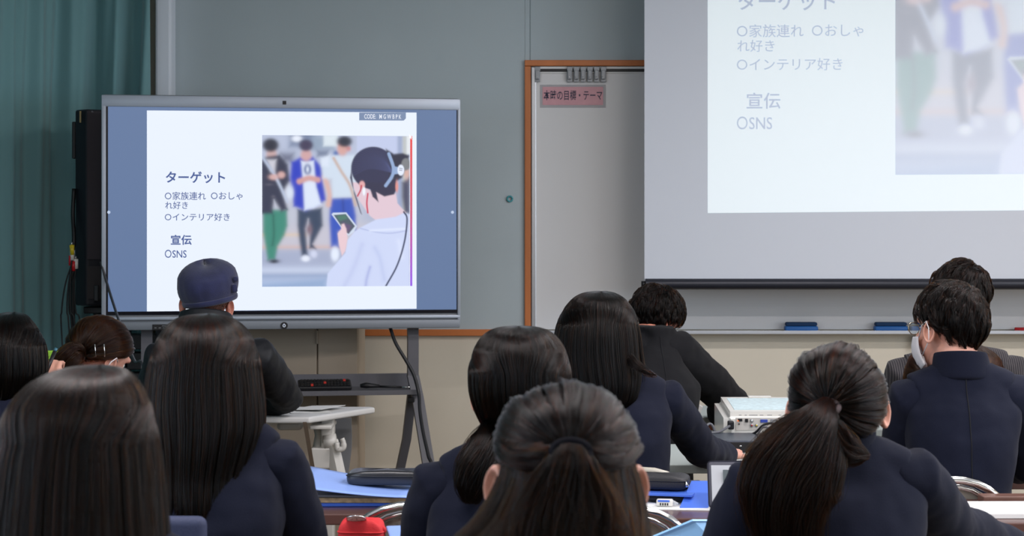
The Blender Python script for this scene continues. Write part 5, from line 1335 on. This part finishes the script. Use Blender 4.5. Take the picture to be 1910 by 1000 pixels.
# 4 - man in the flat cap
Y = 6.45
p = person('cap_man', 'man in a navy cloth cap and black jacket leaning on the white table', Y, (388, 505), (302, 668, 0), (478, 662, 0),
           (288, 762, .12), (536, 744, .28), (345, 745, .50), (470, 755, .46), jm=M_blackjacket, girl=False, headc=(386, 566, .05), look=(6, -4, 5), earx=.083, skin=M_skin2, jname='jacket', sr=.068, collar_h=.098, collar_r=1.3, flare=34, disp=.018)
short_hair(p, rad=(.080, .098, .094), n=3500, L=.005, kind='stub', r=.00022, lift=.001, stubble=True, mask=lambda d: scalp_mask(d, .5, -.25, -.86) & (d[..., 2] < .35) & (d[..., 1] < .3))
Cc = W(386, 527, Y+.03); Mc = Matrix.Rotation(R(-9), 3, 'Y') @ Matrix.Rotation(R(6), 3, 'X')
V = []; Fc = []; nu, nv = 64, 16
for j in range(nv+1):
    t = j/nv
    r_ = [0, .24, .44, .61, .75, .86, .94, .985, 1.0, .995, .97, .935, .90, .87, .85, .84, .83][j]; z_ = [.074, .072, .067, .059, .049, .037, .024, .010, -.004, -.018, -.031, -.042, -.050, -.056, -.061, -.066, -.070][j]
    for i in range(nu):
        a = 2*PI*i/nu; seam = 1-.022*max(0, 1-abs(math.sin(a*4))*6)*(r_ > .2)
        wob = 1+.018*math.sin(a*3+z_*40)+.012*math.sin(a*7+1)
        V.append(Cc+Mc @ Vector((.109*r_*seam*wob*math.cos(a), .128*r_*seam*math.sin(a)+.012*(1-t), z_*(1+.0*t)+(.010*math.sin(a*2+1) if j < 7 else 0))))
for j in range(nv):
    for i in range(nu): a = j*nu+i; b = j*nu+(i+1) % nu; Fc.append((a, a+nu, b+nu, b))
M_capc = mat('navy_cap_cloth', (42, 46, 82), .95, bump=.5, bscale=260, mottle=.18, mscale=30, sheen=.3)
cap = mesh('flat_cap', V, Fc, M_capc, p['root'], True); s = cap.modifiers.new('s', 'SOLIDIFY'); s.thickness = .004; s.offset = -1
cap['label'] = 'navy cloth cap'
MB().tube([Cc+Mc @ Vector((.0945*math.cos(a), .111*math.sin(a), -.064)) for a in np.linspace(0, 2*PI, 48)], [(.0045, .010)]*48, 10, flat=1).build('cap_band', M_capc, cap, True)
MB().box(Cc+Mc @ Vector((.098, -.050, -.030)), (.020, .028, .030), .006, Mc @ Matrix.Rotation(R(30), 3, 'Z')).build('cap_strap', M_capc, cap, True)
MB().ell(Cc+Mc @ Vector((.108, -.040, .000)), (.011, .011, .011)).build('cap_button', M_capc, cap, True)
loft_b = MB(); loft(loft_b, [(Cc+Mc @ Vector((0, .09, -.055)), Mc @ Vector((1, 0, 0)), .085, Mc @ Vector((0, 0, 1)), .006, 1), (Cc+Mc @ Vector((0, .15, -.066)), Mc @ Vector((1, 0, 0)), .070, Mc @ Vector((0, 0, 1)), .004, 1), (Cc+Mc @ Vector((0, .175, -.072)), Mc @ Vector((1, 0, 0)), .035, Mc @ Vector((0, 0, 1)), .003, 1)], 20)
loft_b.build('cap_visor', M_capc, cap, True)
# 5 - girl with long hair in front of the capped man
Y = 3.5
p = person('long_girl', 'girl in a navy blazer with long brown-black hair in front of the capped man', Y, (385, 587), (262, 858, 0), (520, 858, -.01),
           (236, 1060, .05), (570, 1010, .06), (330, 1110, .30), (520, 1110, .30), hip=(-.05, 0), earx=.078, collar_h=.02)
long_hair(p, [(586, 375, 393, .02, .004), (590, 340, 420, .01, .04), (602, 318, 445, 0, .070), (625, 300, 466, -.005, .094), (660, 287, 480, -.008, .110), (705, 279, 487, -.01, .118), (750, 276, 492, -.014, .122), (790, 279, 493, -.02, .122), (830, 286, 484, -.03, .115), (880, 294, 470, -.045, .10), (930, 300, 466, -.055, .095), (990, 310, 455, -.06, .085), (1050, 330, 420, -.06, .07)],
          n=14000, kind='dark', rad=.00045, clumps=240, wav=.004, spread=.02)
# 6 - girl with the low side ponytail
Y = 3.65
p = person('low_tail_girl', 'girl in a navy blazer with smooth black hair in a low side ponytail', Y, (965, 608), (818, 905, 0), (1078, 905, 0),
           (795, 1075, .03), (1125, 1075, .05), (880, 1110, .26), (1060, 1110, .26), earx=.084, headc=(968, 727, 0), look=(-6, -4, 0), sr=.062, collar_h=.05)
long_hair(p, [(609, 955, 980, .02, .004), (612, 928, 1008, .01, .04), (622, 906, 1030, 0, .070), (645, 888, 1049, -.004, .094), (680, 878, 1060, -.006, .108), (720, 877, 1064, -.006, .112), (755, 884, 1060, -.004, .108), (785, 896, 1050, .0, .09), (808, 908, 1030, .01, .065), (822, 925, 1000, .02, .04)],
          n=10000, kind='black', rad=.00046, clumps=260, wav=.001, fmin=105)
tail(p, [W(925, 800, Y-.045), W(912, 830, Y-.09), W(893, 870, Y-.12), W(880, 905, Y-.13), W(876, 940, Y-.13)], [.026, .034, .036, .030, .012], [.02, .024, .024, .02, .01], 2600, 'black', .00046)
# 7 - girl with half-tied hair, front centre
Y = 2.35
p = person('half_tied_girl', 'girl in the front centre with half-tied wavy dark hair held by a black band', Y, (1058, 716), (890, 1130, 0), (1225, 1130, 0),
           (850, 1330, .05), (1270, 1330, .05), (960, 1420, .30), (1170, 1420, .30), earx=.092, headc=(1056, 892, 0), flare=40)
o = long_hair(p, [(790, 1000, 1110, .0, .07), (815, 955, 1150, -.004, .098), (850, 938, 1176, -.008, .112), (885, 928, 1188, -.010, .118), (925, 912, 1196, -.018, .122), (965, 884, 1203, -.03, .122), (1005, 842, 1206, -.04, .115), (1060, 800, 1210, -.055, .10), (1150, 790, 1215, -.06, .085), (1230, 830, 1180, -.06, .06)],
          n=11000, kind='warm', rad=.00042, clumps=120, wav=.008, fmin=98, open_z=.03, spread=.03)
tie = W(1064, 843, Y-.125)
tied_hair(p, W(1056, 822, Y-.005), (.0845, .114, .069), tie, n=10000, kind='dark', r=.00042, lift=.004, clumps=70, look=Matrix.Identity(4), mask=lambda d: d[..., 2] > -.34-.1*np.abs(d[..., 1]))
for sd in (-1, 1):       # twisted strands drawn in from both sides
    P = [W(1060+sd*122, 832, Y-.03), W(1060+sd*95, 848, Y-.085), W(1060+sd*55, 850, Y-.118), W(1062, 846, Y-.134)]
    tail(p, P, [.012, .014, .013, .008], [.012, .014, .013, .008], 900, 'dark', .00042, name='twisted_lock', clumps=20, wav=.003)
tail(p, [tie+Vector((0, -.004, .006)), W(1064, 870, Y-.142), W(1062, 920, Y-.145), W(1060, 985, Y-.15), W(1060, 1060, Y-.155)], [.016, .030, .045, .055, .05], [.010, .014, .016, .016, .012], 2600, 'warm', .00042, name='tied_lock', soft=.22)
MB().tube([tie+Vector((.021*math.cos(a), -.010+.008*math.sin(a), .012*math.sin(a))) for a in np.linspace(0, 2*PI, 22)], .007, 10).build('hair_band', mat('dark_band_cloth', (16, 16, 22), .95, spec=.1), p['root'], True)
# 8 - girl with long hair, writing
Y = 5.15
p = person('writing_girl', 'girl in a navy blazer with straight black shoulder-length hair leaning over the desk', Y, (1120, 545), (1085, 755, 0), (1242, 744, 0),
           (1075, 850, .14), (1306, 838, .20), (1180, 838, .44), (1352, 850, .46), earx=.078, headc=(1118, 632, .03), handR=(.25, .95, .05), look=(4, -14, 6), sr=.058, disp=.018, hw=.115)
long_hair(p, [(544, 1110, 1132, .04, .004), (548, 1086, 1150, .03, .04), (560, 1066, 1168, .01, .072), (585, 1048, 1184, .0, .096), (620, 1037, 1192, -.005, .110), (660, 1034, 1196, -.01, .114), (695, 1038, 1200, -.02, .112), (720, 1048, 1196, -.03, .105), (745, 1058, 1188, -.04, .09), (762, 1072, 1176, -.045, .07)],
          n=10000, kind='black', rad=.00058, clumps=240, wav=.003)
tail(p, [W(1172, 668, Y-.10), W(1190, 682, Y-.12), W(1207, 694, Y-.12), W(1226, 702, Y-.115)], [.018, .014, .009, .003], [.006, .006, .005, .003], 90, 'black', .0005, name='loose_lock', shell=.2)
# 9 - stooping person in black
Y = 6.45
p = person('stooping_man', 'person in a black suit jacket stooping over a desk with the face turned down', Y, (1220, 545), (1186, 652, .0), (1262, 655, .02),
           (1185, 735, .22), (1365, 752, .22), (1240, 755, .48), (1335, 778, .36), jm=M_blacksuit, girl=False, headc=(1222, 597, .12), look=(-56, -30, 14), earx=.080, jname='suit_jacket', sr=.074, hip=(-.06, -.10), collar=False, skin=M_skin2, disp=.02, handL=(.9, .3, -.1))
short_hair(p, rad=(.079, .094, .090), n=11000, L=.04, r=.0006, lift=.010, whorl=(-.05, -.45, .88), mask=lambda d: scalp_mask(d, .5, .02, -.86))
# 10 - girl with the long ponytail
Y = 3.5
p = person('ponytail_girl', 'girl in a navy blazer with a long loose dark ponytail in the right foreground', Y, (1560, 642), (1405, 905, 0), (1705, 892, 0),
           (1345, 1075, .05), (1775, 985, .16), (1450, 1110, .26), (1900, 1030, .42), earx=.086, headc=(1562, 760, .03), look=(-8, -12, -2), sr=.061, collar_h=.055, flare=34, disp=.016)
tie = W(1543, 757, Y-.108)
tied_hair(p, W(1562, 742, Y+.0), (.0885, .114, .098), tie, n=15000, kind='dark', r=.00044, lift=.005, clumps=150, look=Matrix.Rotation(R(-8), 4, 'Z'), mask=lambda d: scalp_mask(d, .35, -.52, -.88), fuzz=.05)
tail(p, [tie+Vector((0, .0, .004)), W(1528, 790, Y-.145), W(1505, 840, Y-.165), W(1478, 900, Y-.172), W(1470, 960, Y-.17), W(1478, 1050, Y-.165)],
     [.014, .038, .060, .070, .060, .042], [.014, .026, .034, .036, .032, .02], 9500, 'warm', .00042, clumps=70, wav=.012, soft=.22)
tail(p, [W(1535, 775, Y-.125), W(1550, 805, Y-.15), W(1575, 835, Y-.155), W(1600, 848, Y-.15), W(1622, 852, Y-.145)], [.012, .026, .026, .018, .004], [.01, .018, .018, .012, .004], 1200, 'warm', .00044, name='loose_lock', wav=.006, shell=.3)
tail(p, [W(1530, 770, Y-.12), W(1490, 800, Y-.14), W(1450, 830, Y-.145), W(1415, 870, Y-.145), W(1395, 920, Y-.14)], [.010, .030, .030, .026, .008], [.01, .018, .018, .014, .005], 1500, 'warm', .00044, name='loose_lock', wav=.008, shell=.3)
MB().tube([tie+Vector((.019*math.cos(a), -.014+.010*math.sin(a), .012*math.sin(a))) for a in np.linspace(0, 2*PI, 22)], .0055, 10).build('hair_band', mat('brown_band', (60, 46, 48), .7), p['root'], True)
# 11 - student with glasses and a face mask
Y = 5.0
p = person('masked_student', 'short-haired student in a navy blazer with glasses and a white face mask', Y, (1775, 536), (1697, 740, 0), (1890, 735, -.02),
           (1688, 862, .10), (1922, 865, .06), (1740, 850, .40), (1850, 860, .38), girl=False, headc=(1769, 614, .02), look=(30, -8, 4), earx=.082, sr=.066, collar_h=.062, flare=22, hip=(-.02, 0), hw=.125)
short_hair(p, rad=(.0785, .100, .094), n=14000, L=.042, r=.00055, whorl=(.22, -.62, .72), lift=.010, mask=lambda d: scalp_mask(d, .45, -.18, -.74))
Hm = p['Hm']
# mask
V = []; Fc = []; nu, nv = 20, 14
for j in range(nv+1):
    for i in range(nu+1):
        u = (i/nu*2-1); v = j/nv; an = u*R(72); z_ = .0-.10*v
        r1 = .079+.014*math.sin(PI*v)*math.cos(u*1.4); r2 = .104+.012*math.sin(PI*v)-.026*v*v
        V.append(Hm @ Vector((r1*math.sin(an)*(1-.18*v), r2*math.cos(an)+.006, z_*(1-.25*abs(u)**2)-.010-.010*abs(u)+.0018*math.sin(v*30))))
for j in range(nv):
    for i in range(nu): a = j*(nu+1)+i; Fc.append((a, a+nu+1, a+nu+2, a+1))
fm = mesh('face_mask', V, Fc, M_mask, p['root'], True); s = fm.modifiers.new('s', 'SOLIDIFY'); s.thickness = .0015
for sd in (-1, 1):
    MB().tube([Hm @ Vector(v) for v in ((sd*.072, .040, -.022), (sd*.086, .010, .008), (sd*.092, -.014, .016), (sd*.096, -.026, -.004), (sd*.086, -.014, -.036), (sd*.068, .034, -.072))], .0016, 6).build('ear_loop', M_mask, fm, True)
gl = MB()
for sd in (-1, 1):
    gl.tube([Hm @ Vector((sd*.034+.020*math.cos(a), .104-.012*abs(math.cos(a))*.3, .010+.017*math.sin(a))) for a in np.linspace(0, 2*PI, 26)], .0014, 8)
    gl.tube([Hm @ Vector(v) for v in ((sd*.058, .100, .016), (sd*.078, .070, .014), (sd*.084, .02, .010), (sd*.086, -.006, .012), (sd*.086, -.022, -.006))], .0013, 8)
gl.tube([Hm @ Vector((-.010, .106, .012)), Hm @ Vector((0, .110, .016)), Hm @ Vector((.010, .106, .012))], .0014, 8)
gf = gl.build('glasses', mat('glasses_metal', (190, 180, 160), .25, metal=.9), p['root'], True)
for sd in (-1, 1):
    MB().tube([Hm @ Vector((sd*.034, .1025, .010)), Hm @ Vector((sd*.034, .1035, .010))], .0188, 22).build('lens', mat('lens_glass', (200, 225, 235), .05, alpha=.25), gf, True)
# 12 - man in the pinstriped suit
Y = 6.15
p = person('pinstripe_man', 'man in a dark pinstriped suit with short black hair standing out above the masked student', Y, (1790, 480), (1684, 696, 0), (1882, 690, 0),
           (1680, 790, .06), (1900, 790, .06), (1740, 790, .28), (1860, 790, .28), jm=M_pin, girl=False, headc=(1790, 557, .02), look=(4, 0, 6), earx=.082, jname='suit_jacket', sr=.066, collar_h=.05, skin=M_skin2, hip=(0, -.02), flare=30)
short_hair(p, rad=(.080, .100, .093), n=12000, L=.05, r=.0006, whorl=(.32, -.40, .86), lift=.013, mask=lambda d: scalp_mask(d, .45, -.10, -.70))
Hm = p['Hm']
MB().tube([Hm @ Vector(v) for v in ((-.082, .0, .02), (-.088, .04, .022), (-.084, .09, .02))], .0022, 6).build('glasses_temple', M_whiteplastic, p['root'], True)
V = []; Fc = []
for j in range(9):
    for i in range(13):
        u = i/6-1; v = j/8; an = u*R(70); V.append(Hm @ Vector((.080*math.sin(an), .108*math.cos(an)+.008, -.005-.09*v)))
for j in range(8):
    for i in range(12): a = j*13+i; Fc.append((a, a+13, a+14, a+1))
fm = mesh('face_mask', V, Fc, M_mask, p['root'], True); s = fm.modifiers.new('s', 'SOLIDIFY'); s.thickness = .0015
# 13 - brown-haired person between them, head bent
Y = 5.74
p = person('hidden_girl', 'brown-haired person bending low between the masked student and the pinstriped suit', Y, (1780, 655), (1735, 742, 0), (1835, 742, 0),
           (1715, 800, .08), (1850, 800, .08), (1750, 800, .26), (1820, 800, .26), headc=(1785, 704, .02), look=(0, -30, 0), earx=.078, hw=.13, legs=False, collar=False)
long_hair(p, [(636, 1772, 1790, .02, .004), (640, 1740, 1818, .02, .04), (650, 1718, 1842, .01, .07), (668, 1698, 1862, 0, .09), (700, 1688, 1872, 0, .10), (740, 1690, 1876, 0, .10), (790, 1705, 1862, -.01, .10)],
          n=6000, kind='brown', rad=.0006, clumps=200, wav=.004)
